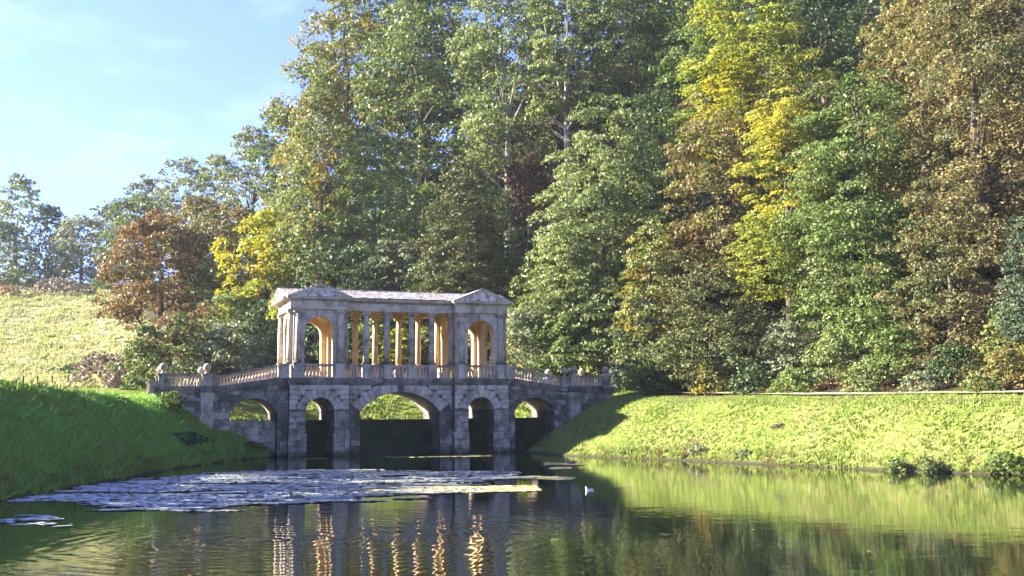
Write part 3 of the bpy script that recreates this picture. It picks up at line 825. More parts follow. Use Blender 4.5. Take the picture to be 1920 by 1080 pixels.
# roof: a long ridge with a cross gable over each pavilion, laid with stone slates
ZE = ZT+.84; ZR = 12.03
mb = MB(); mb.extr([(.16, ZE+.03), (W_-.16, ZE+.03), (W_/2, ZR-.05)], -8.5, 8.5, 'x')
for s in (-1, 1): mb.extr([(s*6.07-2.22, ZE+.03), (s*6.07+2.22, ZE+.03), (s*6.07, 12.10)], -.5, W_+.5)
roof = mb.build('roof', M['slate'], bridge)
mb = MB()
rows = 8; hv = W_/2-.05; 
for face in (0, 1):
    for r in range(rows):
        t0 = r/rows; t1 = (r+1.25)/rows
        x = -8.52+random.uniform(0, .2)
        while x < 8.52:
            wd = random.uniform(.22, .42); x1 = min(x+wd, 8.52)
            za = ZE+.05+(ZR-ZE-.03)*t0; zb = ZE+.05+(ZR-ZE-.03)*min(t1, 1.0)
            va, vb = .06+hv*t0, .06+hv*min(t1, 1.0)
            if face: va, vb = W_-va, W_-vb
            j = random.uniform(-.008, .018)
            mb.add([(x+.01, va, za+.05+j), (x1-.01, va, za+.05+j), (x1-.01, vb, zb+.005), (x+.01, vb, zb+.005), (x+.01, va, za+j), (x1-.01, va, za+j)], [(0, 1, 2, 3), (4, 5, 1, 0), (4, 0, 3), (5, 2, 1)])
            x = x1
o = mb.build('slates', M['slate'], roof); o['kind'] = 'stuff'
for s in (-1, 1):
    mb = MB()
    for face in (-1, 1):
        for r in range(7):
            t0 = r/7; t1 = min(1, (r+1.2)/7); y = -.56
            while y < W_+.56:
                wd = random.uniform(.25, .42); y1 = min(y+wd, W_+.56); hw = 2.28; zt = 12.13
                xa = s*6.07+face*hw*(1-t0); xb = s*6.07+face*hw*(1-t1); za = ZE+.05+(zt-ZE-.05)*t0; zb = ZE+.05+(zt-ZE-.05)*t1
                mb.add([(xa, y+.01, za+.05), (xa, y1-.01, za+.05), (xb, y1-.01, zb+.01), (xb, y+.01, zb+.01), (xa, y+.01, za), (xa, y1-.01, za)], [(0, 1, 2, 3), (4, 5, 1, 0)])
                y = y1
    o = mb.build('slates', M['slate'], roof); o['kind'] = 'stuff'
mb = MB(); mb.box(-8.55, 8.55, W_/2-.11, W_/2+.11, ZR-.02, ZR+.06); mb.build('ridge', M['slate'], roof)

# ================================================================== trees and shrubs
def unit(v): return v/np.maximum(np.linalg.norm(v, axis=-1, keepdims=True), 1e-9)

def crown_mesh(kind, r, h, ls, n, seed, lean=(0, 0), clump=None):
    """leaves of one crown: foot of the crown at z=0, half width r, height h, leaf length ls, n leaves"""
    g = np.random.default_rng(seed)
    cl = clump or {'broad': .22, 'cone': .17, 'yew': .15, 'layer': .20, 'shrub': .26, 'loose': .18}[kind]
    cr_ = cl*min(r, h*.5)
    nc = int(np.clip(3.2*(r*h)/(cr_*cr_)*(.62 if kind == 'loose' else 1), 16, 1400))
    t = g.random(nc)
    if kind in ('cone', 'yew'):
        t = 1-np.sqrt(1-t*.98)
        prof = (1-t)**.85*(1-np.exp(-t*9)*.35)+.03
    elif kind == 'layer':
        prof = np.sqrt(np.clip(1-(t*1.05-.36)**2/.5, .01, 1))
    elif kind == 'shrub':
        prof = np.sqrt(np.clip(1-t**2.2, .02, 1))
    else:
        prof = np.sqrt(np.clip(1-(t*1.02-.42)**2/.36, .015, 1))
    th = g.random(nc)*2*np.pi
    ph = g.random(6)*6.28
    lob = 1+.16*np.sin(2*th+ph[0]+t*3)+.12*np.sin(3*th+ph[1]-t*7)+.10*np.sin(5*th+ph[2]+t*13)
    rad = prof*lob*(1-.62*g.random(nc)**2.2)
    C = np.stack([rad*np.cos(th)*r+lean[0]*t*r, rad*np.sin(th)*r+lean[1]*t*r, t*h], -1)
    C += g.normal(0, .05, C.shape)*np.array([r, r, min(h, 2*r)])
    C[:, 2] = np.maximum(C[:, 2], cr_*.35)
    csz = cr_*(.6+.8*g.random(nc))*(1 if kind != 'cone' else (.7+.5*(1-t)))
    wgt = csz**2; wgt /= wgt.sum()
    k_ = g.choice(nc, n, p=wgt)
    d = unit(g.normal(size=(n, 3))); d[:, 2] = np.abs(d[:, 2])*.9-.25*(g.random(n)); d = unit(d)
    out = unit(C*np.array([1, 1, 0])+1e-6)[k_]
    d = unit(d+out*.55)
    flat = {'broad': .75, 'cone': .5, 'yew': .5, 'layer': .26, 'shrub': .8, 'loose': .6}[kind]
    rr = (.55+.5*g.random(n)**.6)
    off = d*rr[:, None]*csz[k_][:, None]*np.array([1, 1, flat])
    if kind in ('cone', 'yew', 'layer'):      # sprays reach outward and hang a little
        q = g.random(n)*1.1; off += out*(q*csz[k_])[:, None]*1.0; off[:, 2] += (.25*q-.55*q*q)*csz[k_] * (1 if kind != 'yew' else -.6)
    P = C[k_]+off
    P[:, 2] = np.maximum(P[:, 2], ls*.2)
    nr = unit(d*.8+np.array([0, 0, .55 if kind != 'layer' else 1.3])+g.normal(0, .75, (n, 3)))
    ax = g.normal(size=(n, 3))
    if kind == 'yew': ax = out*1.3+np.array([0, 0, .7])+g.normal(0, .45, (n, 3))
    if kind in ('cone', 'layer'): ax = out*.7+np.array([0, 0, -.35])+g.normal(0, .6, (n, 3))
    ax = unit(ax-nr*(ax*nr).sum(-1, keepdims=True)); bx = np.cross(nr, ax)
    L_ = ls*(.6+.75*g.random(n)); 
    big = g.random(n) < .05; P[big, :2] *= .6; L_ = np.where(big, L_*1.5, L_)
    wr = .40 if kind == 'yew' else .60
    Wd = L_*wr*(.8+.4*g.random(n))
    a = ax*(L_/2)[:, None]; b = bx*(Wd/2)[:, None]; cup = nr*(L_*.10)[:, None]
    V = np.stack([P-a, P-a*.1+b+cup, P+a, P-a*.1-b+cup], 1).reshape(-1, 3)
    F = np.arange(4*n).reshape(n, 4)
    return V, F, C

leaf_total = 0
def plant(px, ytop, ybot, wpx, D, kind, mat, label, cat='tree', group=None, name=None, trunk='bark', dens=1.0, lean=(0, 0), seed=None, limbs=7, stem=True, ground=True, lsz=6.3, pos=None, clump=None, maxh=None):
    """px, ytop.. are bearings surveyed from the photograph, D the distance up the valley"""
    global leaf_total
    seed = seed if seed is not None else int(px*7+ytop*3+D)
    a = sight(px, ybot, D); b = sight(px, ytop, D)
    r = wpx/2/F_PX*D; gz = float(ground_z(np.array([a.x]), np.array([a.y]), False)[0])
    zb = max(a.z, gz-.3) if ground else a.z
    if cat in ('shrub', 'bush') and ground: zb = gz-.15
    h = max(b.z-zb, r*.5)
    if maxh: h = min(h, maxh)
    ls = lsz/F_PX*D
    area = (2*r)*h/(D/F_PX)**2        # photograph pixels
    n = int(np.clip(area*.262*dens*(6.3/lsz)**2, 260, 75000))
    leaf_total += n
    V, F, C = crown_mesh(kind, r, h, ls, n, seed, lean, clump)
    e = empty(name or {'tree': 'tree', 'shrub': 'shrub', 'bush': 'bush'}[cat], (a.x, a.y, gz-.2))
    tag(e, label, cat, group)
    V[:, 2] += zb-gz+.2
    c = mesh_np('crown' if cat == 'tree' else 'foliage', V, F, L[mat], e)
    stem = stem and ground
    if stem:
        g = np.random.default_rng(seed+5)
        mb = MB(); H = zb-gz+.2+h; tr = max(.10, min(.55, H*.018+r*.02))
        if kind in ('cone', 'yew'): tr *= .55
        if cat != 'tree': tr = .05
        cx = lean[0]*r*.5; cy = lean[1]*r*.5
        zt = H*(.74 if kind == 'cone' else .5) if kind in ('cone', 'yew') else H*.62
        wob = g.normal(0, .06*r, 2)
        mb.tube([(0, 0, -.3), (wob[0]*.4, wob[1]*.4, zt*.3), (cx*.6+wob[0], cy*.6+wob[1], zt*.65), (cx, cy, zt)], [tr*1.25, tr, tr*.75, tr*.25], 8)
        sel = g.choice(len(C), min(limbs, len(C)), replace=False)
        for i in sel:
            c3 = C[i]+np.array([0, 0, zb-gz+.2]); z0 = max(.2*zt, min(zt*.9, c3[2]-np.hypot(c3[0], c3[1])*(.9 if kind not in ('cone', 'yew') else .2)))
            p0 = np.array([cx*z0/zt, cy*z0/zt, z0]); md = (p0+c3)/2+np.array([0, 0, -.06*r if kind != 'yew' else 0])+g.normal(0, .05*r, 3)
            q0 = tr*(.75 if limbs > 12 else .45)*(1-z0/zt*.6)
            mb.tube([p0, md, c3], [q0, q0*.6, q0*.2], 5, False)
        mb.build('trunk' if cat == 'tree' else 'stem', M[trunk], e)
    return e

# --- skyline wood beyond the meadow
plant(28, 336, 540, 95, 236, 'loose', 'pale', 'tall thin pale-green tree at the far left end of the skyline wood', dens=.8)
plant(-8, 420, 545, 95, 225, 'broad', 'far', 'low dark-green tree cut by the left edge of the picture on top of the meadow')
plant(88, 388, 545, 70, 238, 'broad', 'dark', 'narrow dark ivy-clad tree beside the tall thin pale tree above the meadow')
plant(118, 430, 545, 60, 250, 'broad', 'dark', 'small dark tree in the gap left of the round grey-green skyline tree')
plant(152, 410, 548, 105, 228, 'broad', 'grey', 'round grey-green tree standing alone-looking at the top edge of the meadow')
plant(200, 388, 545, 80, 246, 'broad', 'far', 'mid-green tree peeping over the round grey-green skyline tree')
plant(252, 378, 545, 130, 205, 'broad', 'green', 'broad domed green tree behind the copper-brown tree')
plant(272, 338, 480, 85, 232, 'loose', 'far', 'thin-topped tree rising behind the broad domed green tree')
plant(345, 305, 480, 120, 222, 'loose', 'grey', 'feathery grey-green tree on the skyline left of the bare-limbed tree')
plant(405, 298, 470, 110, 205, 'loose', 'pale', 'pale loose-crowned skyline tree above the brown-green tree')
plant(472, 250, 480, 140, 165, 'loose', 'grey', 'open-crowned tree with long bare dark limbs on the skyline', limbs=16)
plant(532, 200, 520, 120, 150, 'loose', 'green', 'slender green tree leaning out against the blue sky beside the great sycamore', limbs=14)
plant(375, 378, 560, 130, 150, 'broad', 'olive', 'olive-brown tree rising directly behind the copper-brown tree')
plant(450, 400, 600, 120, 138, 'broad', 'olive', 'dull olive tree between the copper-brown tree and the yellow tree')
plant(60, 500, 548, 90, 222, 'shrub', 'far', 'low hedge-like bush at the foot of the far-left skyline wood', 'bush')
plant(110, 527, 552, 110, 212, 'shrub', 'bramble', 'grey-brown bramble mound on the crest of the meadow', 'bush', stem=False)
plant(150, 628, 643, 100, 122, 'shrub', 'far', 'dark rushy scrub patch halfway down the meadow', 'bush', stem=False, maxh=1.3)
plant(205, 612, 624, 40, 131, 'shrub', 'bramble', 'small dark scrub patch on the meadow nearest the copper-brown tree', 'bush', stem=False, maxh=1.0)
plant(15, 512, 545, 50, 208, 'shrub', 'red', 'small reddish bush on the crest below the far-left trees', 'bush', maxh=2.0)
# --- behind the left end of the bridge
plant(300, 418, 618, 205, 128, 'shrub', 'copper', 'wide copper-brown tree at the right edge of the meadow', dens=1.5, clump=.2)
plant(395, 400, 560, 110, 132, 'broad', 'brown', 'dark brown shaded crown joined to the right of the copper-brown tree')
plant(410, 485, 610, 100, 126, 'broad', 'pale', 'pale green shrubby tree below the dull olive tree')
plant(500, 408, 640, 155, 122, 'broad', 'lime', 'bright yellow-green tree just left of the pavilion roof', dens=1.2)
plant(520, 400, 520, 70, 126, 'layer', 'yellow', 'strong yellow crown top above the bright yellow-green tree')
plant(325, 592, 690, 95, 108, 'shrub', 'red', 'reddish-leaved shrub below the copper-brown tree', 'shrub')
plant(270, 618, 735, 85, 89, 'shrub', 'green', 'rounded green bush beside the left end pedestals of the bridge', 'bush', dens=1.3)
plant(232, 655, 720, 70, 100, 'shrub', 'bramble', 'tall end of the brown bramble bank next to the rounded green bush', 'bush', stem=False)
plant(185, 668, 715, 100, 104, 'shrub', 'bramble', 'low brown bramble thicket tapering towards the lawn', 'bush', stem=False)
plant(345, 600, 706, 110, 106, 'shrub', 'green', 'mid-green rhododendron bush above the left bridge balustrade', 'shrub')
plant(430, 612, 705, 150, 107, 'shrub', 'grey', 'broad grey-green laurel over the sloping left balustrade', 'shrub', dens=1.2)
plant(395, 585, 680, 110, 113, 'shrub', 'olive', 'olive-green shrub between the laurel and the pale green shrubby tree', 'shrub')
plant(490, 575, 700, 90, 110, 'shrub', 'dark', 'dark evergreen shrub in the shade just left of the pavilion', 'shrub')
plant(445, 560, 660, 110, 118, 'broad', 'fresh', 'light green shrub under the bright yellow-green tree', 'shrub')
plant(515, 560, 600, 28, 96, 'shrub', 'yellow', 'small tuft of yellow leaves at the left corner of the pavilion roof', 'shrub', ground=False)
# --- the great trees behind the bridge
plant(650, -20, 470, 235, 140, 'broad', 'turning', 'giant green sycamore with yellowing leaves nearest the open sky', dens=1.05, limbs=16, lsz=7.5)
plant(790, -35, 480, 260, 131, 'broad', 'green', 'huge sycamore with forked dark limbs behind the pavilion', dens=.8, limbs=26, lsz=7.5)
plant(600, 150, 520, 130, 116, 'broad', 'turning', 'yellow-tinged drooping tree along the left side of the giant sycamore')
plant(570, 300, 560, 110, 120, 'broad', 'pale', 'pale green tree below the yellow-tinged drooping tree')
plant(700, 250, 540, 150, 116, 'broad', 'fresh', 'bright leafy lower boughs in the gap left of the dark yew')
plant(630, 380, 570, 130, 118, 'broad', 'turning', 'speckled green and yellow tree over the left pediment')
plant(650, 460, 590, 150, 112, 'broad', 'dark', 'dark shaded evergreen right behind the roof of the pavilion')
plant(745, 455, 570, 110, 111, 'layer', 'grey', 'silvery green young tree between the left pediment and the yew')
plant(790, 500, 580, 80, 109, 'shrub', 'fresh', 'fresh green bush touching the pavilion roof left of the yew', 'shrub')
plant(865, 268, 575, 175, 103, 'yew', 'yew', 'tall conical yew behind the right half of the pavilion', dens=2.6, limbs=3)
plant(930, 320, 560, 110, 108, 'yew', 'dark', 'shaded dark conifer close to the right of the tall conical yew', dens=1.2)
plant(955, -35, 330, 190, 121, 'broad', 'pale', 'light green high crown above the shaded dark conifer', dens=.85, limbs=14, trunk='palebark')
plant(905, 120, 400, 120, 136, 'loose', 'green', 'thin green tree between the sycamore and the light green high crown', limbs=12)
plant(1060, -45, 215, 170, 116, 'loose', 'pale', 'high pale tree with a tall light grey trunk showing through its leaves', limbs=14, trunk='palebark', dens=1.1)
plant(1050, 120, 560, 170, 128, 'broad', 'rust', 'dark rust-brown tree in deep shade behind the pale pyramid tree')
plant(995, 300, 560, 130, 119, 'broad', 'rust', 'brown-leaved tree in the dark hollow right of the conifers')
plant(1180, -45, 260, 190, 119, 'broad', 'green', 'green canopy at the top edge above the pale pyramid tree', limbs=12)
plant(1290, 60, 360, 130, 111, 'broad', 'fresh', 'rounded fresh green crown left of the bright yellow beech')
plant(1300, -50, 160, 170, 124, 'broad', 'green', 'dark green canopy at the top edge left of the bright yellow beech')
plant(1135, 122, 560, 235, 98, 'cone', 'pale', 'tall pale-green pyramid-shaped tree right of the pavilion', dens=1.25)
plant(1060, 380, 640, 150, 94, 'cone', 'pale', 'pale leafy lower flank at the left foot of the pyramid-shaped tree')
plant(1235, 120, 520, 165, 102, 'yew', 'dark', 'tall dark conifer between the pyramid-shaped tree and the olive-brown tree', dens=1.3)
plant(1405, -50, 250, 200, 99, 'layer', 'yellow', 'bright yellow beech at the top edge of the wood', dens=1.2)
plant(1385, 110, 330, 120, 97, 'layer', 'lime', 'yellow-green boughs under the bright yellow beech')
plant(1545, -60, 350, 190, 103, 'broad', 'dark', 'deep green tree at the top edge right of the bright yellow beech')
plant(1350, 120, 580, 235, 92, 'cone', 'olive', 'large olive-brown tree left of the golden tree', dens=1.2, clump=.2)
plant(1225, 370, 680, 150, 88, 'cone', 'turning', 'light green tree between the pyramid-shaped tree and the grey-green yew')
plant(1480, 185, 470, 150, 84, 'layer', 'gold', 'golden yellow tree in the middle of the right-hand wood', dens=1.2)
plant(1440, 400, 560, 110, 80, 'layer', 'yellow', 'low yellow branches hanging over the grey-green yew', ground=False)
plant(1625, 30, 650, 310, 80, 'cone', 'green', 'very large green hornbeam with a pointed top in the right-hand wood', dens=1.15, clump=.17)
plant(1600, 330, 700, 200, 75, 'cone', 'fresh', 'leafy green front of the large hornbeam above the path', clump=.22)
plant(1745, -50, 420, 200, 88, 'broad', 'olive', 'brownish-green crown between the hornbeam and the tall brown chestnut')
plant(1850, -60, 520, 250, 74, 'broad', 'brown', 'tall brown-leaved chestnut at the right edge', dens=1.15, clump=.2)
plant(1790, 380, 720, 210, 68, 'broad', 'brown', 'brown-speckled lower crown in front of the tall brown chestnut', clump=.2)
plant(1930, 370, 640, 90, 60, 'yew', 'bluefir', 'dark fir bough reaching in at the right edge', dens=1.2)
plant(1900, 560, 745, 130, 62, 'cone', 'turning', 'light green shrubby tree at the right end of the path')
plant(1340, 460, 735, 250, 79, 'yew', 'yew', 'wide feathery grey-green yew standing over the path', dens=1.4)
plant(1212, 520, 735, 150, 88, 'yew', 'bluefir', 'dull green yew just right of the bridge end', dens=1.2)
plant(1120, 470, 700, 160, 92, 'cone', 'pale', 'yellowish-green tree behind the ball finials on the right')
# hillside above and between (upper storey)
for i, (px, yt, yb, wd, D, kd, mt, lb) in enumerate([
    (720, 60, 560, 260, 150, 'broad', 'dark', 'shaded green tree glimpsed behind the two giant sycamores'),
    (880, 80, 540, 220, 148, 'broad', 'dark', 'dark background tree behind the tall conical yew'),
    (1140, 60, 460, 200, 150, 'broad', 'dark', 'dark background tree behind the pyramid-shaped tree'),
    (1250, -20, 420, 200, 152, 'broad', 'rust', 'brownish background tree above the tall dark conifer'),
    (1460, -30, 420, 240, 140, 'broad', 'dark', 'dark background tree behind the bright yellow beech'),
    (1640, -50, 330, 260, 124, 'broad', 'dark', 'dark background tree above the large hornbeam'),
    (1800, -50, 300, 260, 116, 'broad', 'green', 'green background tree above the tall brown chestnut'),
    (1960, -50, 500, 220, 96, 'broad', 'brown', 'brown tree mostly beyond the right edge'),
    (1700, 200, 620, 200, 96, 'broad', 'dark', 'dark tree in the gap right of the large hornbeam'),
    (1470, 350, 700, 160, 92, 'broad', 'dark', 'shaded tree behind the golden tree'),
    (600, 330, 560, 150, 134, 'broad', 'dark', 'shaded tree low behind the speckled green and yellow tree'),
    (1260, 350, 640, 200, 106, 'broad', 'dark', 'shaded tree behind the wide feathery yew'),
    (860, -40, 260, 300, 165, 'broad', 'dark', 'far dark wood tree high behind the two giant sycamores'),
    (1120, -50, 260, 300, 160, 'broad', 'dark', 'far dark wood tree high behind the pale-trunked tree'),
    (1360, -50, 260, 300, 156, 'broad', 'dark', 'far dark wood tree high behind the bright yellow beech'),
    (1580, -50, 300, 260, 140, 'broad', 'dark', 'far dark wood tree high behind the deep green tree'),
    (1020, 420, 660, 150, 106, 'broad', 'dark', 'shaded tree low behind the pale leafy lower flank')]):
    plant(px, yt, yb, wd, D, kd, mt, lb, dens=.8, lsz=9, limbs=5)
# --- shrubs seen through and beside the colonnade
plant(600, 600, 700, 120, 108, 'shrub', 'dark', 'dark shrub seen through the left pavilion arch', 'shrub')
plant(690, 610, 700, 90, 107, 'shrub', 'fresh', 'bright green shrub seen between the leftmost columns', 'shrub')
plant(745, 622, 700, 80, 106, 'shrub', 'lime', 'yellow-green shrub seen in the middle of the colonnade', 'shrub')
plant(800, 618, 700, 90, 107, 'shrub', 'pale', 'pale green shrub seen between the rightmost columns', 'shrub')
plant(720, 560, 660, 150, 112, 'broad', 'dark', 'dark evergreen mass behind the middle of the colonnade', 'shrub')
plant(850, 560, 680, 120, 112, 'broad', 'green', 'green shrub seen through the inner arch of the right pavilion', 'shrub')
plant(895, 610, 700, 80, 106, 'shrub', 'turning', 'yellowing shrub seen through the right pavilion arch', 'shrub')
plant(985, 500, 640, 80, 98, 'broad', 'turning', 'orange-tinged shrub right of the right pediment', 'shrub')
plant(985, 590, 712, 110, 93, 'shrub', 'grey', 'glossy grey-green laurel right of the pavilion columns', 'shrub', dens=1.2)
plant(1060, 590, 715, 110, 92, 'shrub', 'green', 'rounded green shrub behind the stair balustrade on the right', 'shrub', dens=1.1)
plant(1120, 640, 725, 90, 90, 'shrub', 'pale', 'pale shrub behind the right end ball finials', 'shrub')
# --- understorey along the path
us = [(1212, 660, 735, 80, 84, 'pale', 'pale leafy shrub at the start of the path by the bridge end'),
      (1265, 665, 738, 100, 81, 'fresh', 'light green shrub spilling onto the path left of the dark hollow'),
      (1330, 690, 742, 70, 76, 'turning', 'low yellow-green shrub in front of the feathery yew'),
      (1410, 690, 748, 80, 72, 'dark', 'dark low laurel in the hollow under the feathery yew'),
      (1470, 610, 735, 90, 74, 'grey', 'shrub with silvery white-green leaves in the middle of the path edge'),
      (1490, 695, 748, 90, 69, 'fresh', 'glossy bright green laurel in front of the silvery shrub'),
      (1560, 640, 745, 110, 70, 'pale', 'pale green shrub right of the glossy laurel'),
      (1620, 690, 748, 90, 65, 'pale', 'low pale ground shrub beneath the large hornbeam'),
      (1680, 620, 745, 110, 66, 'green', 'green shrub below the brown-speckled crown'),
      (1730, 700, 752, 80, 61, 'grey', 'small grey-green shrub on the leaf litter'),
      (1790, 650, 750, 110, 62, 'dark', 'dark shrub in shade under the brown-speckled crown'),
      (1840, 705, 756, 80, 57, 'turning', 'small yellow-green shrub near the right end of the path'),
      (1890, 660, 756, 100, 58, 'olive', 'brown-green shrub at the right edge above the path'),
      (1370, 640, 720, 90, 78, 'bluefir', 'dark drooping yew boughs just above the hollow')]
for px, yt, yb, wd, D, mt, lb in us:
    plant(px, yt, yb, wd, D, 'shrub', mt, lb, 'shrub', dens=1.15)
# --- waterside bushes
def waterside(px, py, wpx, hpx, mat, label, D):
    a = sight(px, py, D); e = plant(px, py-hpx, py, wpx, D, 'shrub', mat, label, 'bush', dens=1.3, lsz=6.5, stem=True)
waterside(1884, 884, 66, 34, 'fresh', 'largest leafy bush at the water edge near the right side', 46.5)
waterside(1742, 878, 40, 17, 'pale', 'middle of the three leafy bushes on the right water edge', 48.5)
waterside(1678, 876, 38, 17, 'fresh', 'leafy bush at the water edge left of the middle bush', 49.9)
waterside(1400, 862, 42, 17, 'grey', 'small scrubby bush at the foot of the right bank', 60)
waterside(1312, 858, 40, 20, 'grey', 'small grey-green bush at the foot of the right bank nearest the shadow', 63.5)
waterside(345, 884, 85, 34, 'dark', 'dark brushy bush at the foot of the shaded left bank', 66)
waterside(250, 896, 60, 26, 'green', 'low green bush left of the dark brushy bush on the left bank', 54)
waterside(470, 853, 60, 22, 'green', 'scrubby bush where the left bank meets the bridge', 74.0)
waterside(95, 918, 60, 22, 'fresh', 'light green tuft catching the sun at the left water edge', 42.5)
waterside(318, 762, 50, 26, 'green', 'ragged green bush against the wall at the left end of the bridge', 71.0)
plant(222, 748, 764, 42, 66, 'shrub', 'rust', 'dark low nettle patch high on the shaded left bank', 'bush', stem=False, maxh=.45, dens=1.5)
plant(196, 762, 774, 30, 62, 'shrub', 'dark', 'small dark weedy patch beside the nettle patch on the left bank', 'bush', stem=False, maxh=.35, dens=1.5)
plant(1462, 798, 812, 26, 61, 'shrub', 'bramble', 'small brown molehill-like clump in the middle of the right bank', 'bush', stem=False, maxh=.3, dens=1.4)
# --- two trees on the left bank outside the frame, whose shade lies over the water
for (x, y, r_, h_, lb) in ((-37, 53, 6.3, 14.5, 'tree on the left bank whose shade falls on the lily pads'), (-44, 64, 6.0, 13, 'taller tree behind on the left bank beyond the edge of the picture'), (-36, 38, 3.8, 13, 'tree on the near left bank beyond the edge of the picture'), (-27, 43.5, 2.8, 3.6, 'small tree low on the near left bank beyond the edge of the picture')):
    gz = float(ground_z(np.array([x]), np.array([y]), False)[0])
    V, F, C = crown_mesh('broad', r_, h_, .45, int(9000*min(1, h_/13)), int(-x*10))
    V[:, 2] += 2.5 if h_ > 5 else 1.0
    e = empty('tree', (x, y, gz-.2)); tag(e, lb, 'tree')
    mesh_np('crown', V, F, L['green'], e)
    MB().tube([(0, 0, -.3), (.1, .1, h_*.35), (0, 0, h_*.7)], [.4, .3, .1]).build('trunk', M['bark'], e)
print('LEAVES', leaf_total)

# ------------------------------------------------------------------ grass
def tufts(name, label, n, xr, yr, hgt, wid, mat, cond, seed, blades=5, lean=.5):
    g = np.random.default_rng(seed)
    x = g.uniform(*xr, n); y = g.uniform(*yr, n); ok = cond(x, y); x = x[ok]; y = y[ok]
    z = ground_z(x, y); ok = z > .01; x, y, z = x[ok], y[ok], z[ok]
    pn = vnoise(x, y, 3.1, 21)+.5; sc_ = (.55+.9*g.random(len(x)))*(.7+.7*pn)
    x = np.repeat(x, blades); y = np.repeat(y, blades); z = np.repeat(z, blades); s_ = np.repeat(sc_, blades)
    m = len(x); th = g.random(m)*6.283; rr = g.random(m)*wid*2.0*s_
    bx_ = x+np.cos(th)*rr; by_ = y+np.sin(th)*rr
    hh = hgt*s_*(.6+.7*g.random(m)); ln = g.normal(0, lean, (m, 2))*hh[:, None]
    tw = g.random(m)*3.1416; wx = np.cos(tw)*wid*s_; wy = np.sin(tw)*wid*s_
    V = np.stack([np.stack([bx_-wx, by_-wy, z-.05], -1), np.stack([bx_+wx, by_+wy, z-.05], -1), np.stack([bx_+ln[:, 0], by_+ln[:, 1], z+hh], -1)], 1).reshape(-1, 3)
    o = mesh_np(name, V, np.arange(3*m).reshape(m, 3), mat)
    tag(o, label, 'grass', None, 'stuff'); return m
G1 = leaf_mat('bank_grass', [(.060, .098, .018), (.120, .165, .034), (.20, .235, .065)], .35, ((.21, .20, .08), -.13), .25, .6)
G2 = leaf_mat('meadow_grass', [(.13, .14, .055), (.245, .25, .115), (.36, .345, .19)], .3, ((.19, .22, .07), .0), .2, .7)
G3 = leaf_mat('shaded_bank_grass', [(.060, .130, .026), (.115, .245, .048), (.20, .34, .07)], .35, ((.22, .29, .06), -.08), .25, .6)  # yellow-green patches paint in streaks of sun on the bank
G4 = leaf_mat('waterside_sedge', [(.050, .080, .018), (.095, .130, .030), (.17, .19, .06)], .3, ((.16, .12, .05), .0), .2, .6)
def bank(x, y):
    d = poly_dist(x, y, lake); return (d > .05) & (d < 8.6)
nt_ = tufts('grass', 'sunlit tufted grass on the right bank', 70000, (2, 34), (36, 88), .095, .034, G1, lambda x, y: bank(x, y) & (x > .8), 31)
nt_ += tufts('grass', 'shaded lush grass on the left bank', 50000, (-30, -15), (28, 82), .15, .04, G3, lambda x, y: bank(x, y) & (x < -10), 32)
nt_ += tufts('grass', 'long leaning tussocks scattered over the shaded left bank', 4200, (-29, -16), (30, 80), .34, .055, G3, lambda x, y: bank(x, y) & (x < -10) & (vnoise(x, y, 1.6, 77) > .05), 37, 7, .9)
nt_ += tufts('grass', 'rough bright grass on the slope seen through the arches', 9000, (-26, 6), (84, 104), .2, .06, G1, lambda x, y: (poly_dist(x, y, upper) > .1) & (poly_dist(x, y, upper) < 13), 33)
nt_ += tufts('grass', 'bright mown lawn strip behind the crest of the left bank', 26000, (-62, -24), (64, 112), .07, .05, G1, lambda x, y: (wood_mask(x, y) < .5) & (poly_dist(x, y, lake) > 8.6), 36)
nt_ += tufts('grass', 'dry tussocky grass all over the meadow hillside', 30000, (-112, -34), (100, 240), .34, .13, G2, lambda x, y: (wood_mask(x, y) < .5), 34)
nt_ += tufts('grass', 'coarse waterside grass along both shores', 26000, (-20, 24), (34, 80), .30, .025, G4, lambda x, y: (poly_dist(x, y, lake) > -.05) & (poly_dist(x, y, lake) < .8) & (np.abs((x-BX)*cT+(y-BY)*sT) > 9.3), 35)
# leaf litter and ground ivy under the trees along the path
g_ = np.random.default_rng(40); n = 16000
x = g_.uniform(8, 36, n); y = g_.uniform(44, 90, n); d = poly_dist(x, y, lake); ok = (d > 10.8) & (d < 16.5); x, y = x[ok], y[ok]
z = ground_z(x, y)+.03; m = len(x); P = np.stack([x, y, z], -1)
a = unit(g_.normal(size=(m, 3))*np.array([1, 1, .35]))*(.12*(.5+g_.random((m, 1)))); b = unit(np.cross(a, np.array([0, 0, 1.]))+g_.normal(0, .3, (m, 3)))*.06
V = np.stack([P-a, P+b+[0, 0, .03], P+a, P-b+[0, 0, .03]], 1).reshape(-1, 3)
LT = leaf_mat('fallen_leaves', [(.10, .045, .018), (.24, .11, .045), (.42, .24, .12)], .15)
tag(mesh_np('leaf_litter', V, np.arange(4*m).reshape(m, 4), LT), 'red-brown fallen leaves under the trees along the path', 'leaf litter', None, 'stuff')

n = 900
x = g_.uniform(-18, 22, n); y = g_.uniform(16, 72, n); d = poly_dist(x, y, lake); ok = d < -.3; x, y = x[ok], y[ok]
ok = g_.random(len(x)) < .25+.75*(poly_dist(x, y, lake) > -2.5); x, y = x[ok], y[ok]; m = len(x)
P = np.stack([x, y, np.full(m, .008)], -1); th = g_.random(m)*6.28; sz = .05*(.6+.8*g_.random(m))
a = np.stack([np.cos(th)*sz, np.sin(th)*sz, sz*0], -1); b = np.stack([-np.sin(th)*sz*.6, np.cos(th)*sz*.6, sz*.12], -1)
V = np.stack([P-a, P+b, P+a, P-b*[1, 1, 0]], 1).reshape(-1, 3)
tag(mesh_np('floating_leaves', V, np.arange(4*m).reshape(m, 4), LT), 'fallen leaves floating along the edges of the lake', 'floating leaves', None, 'stuff')

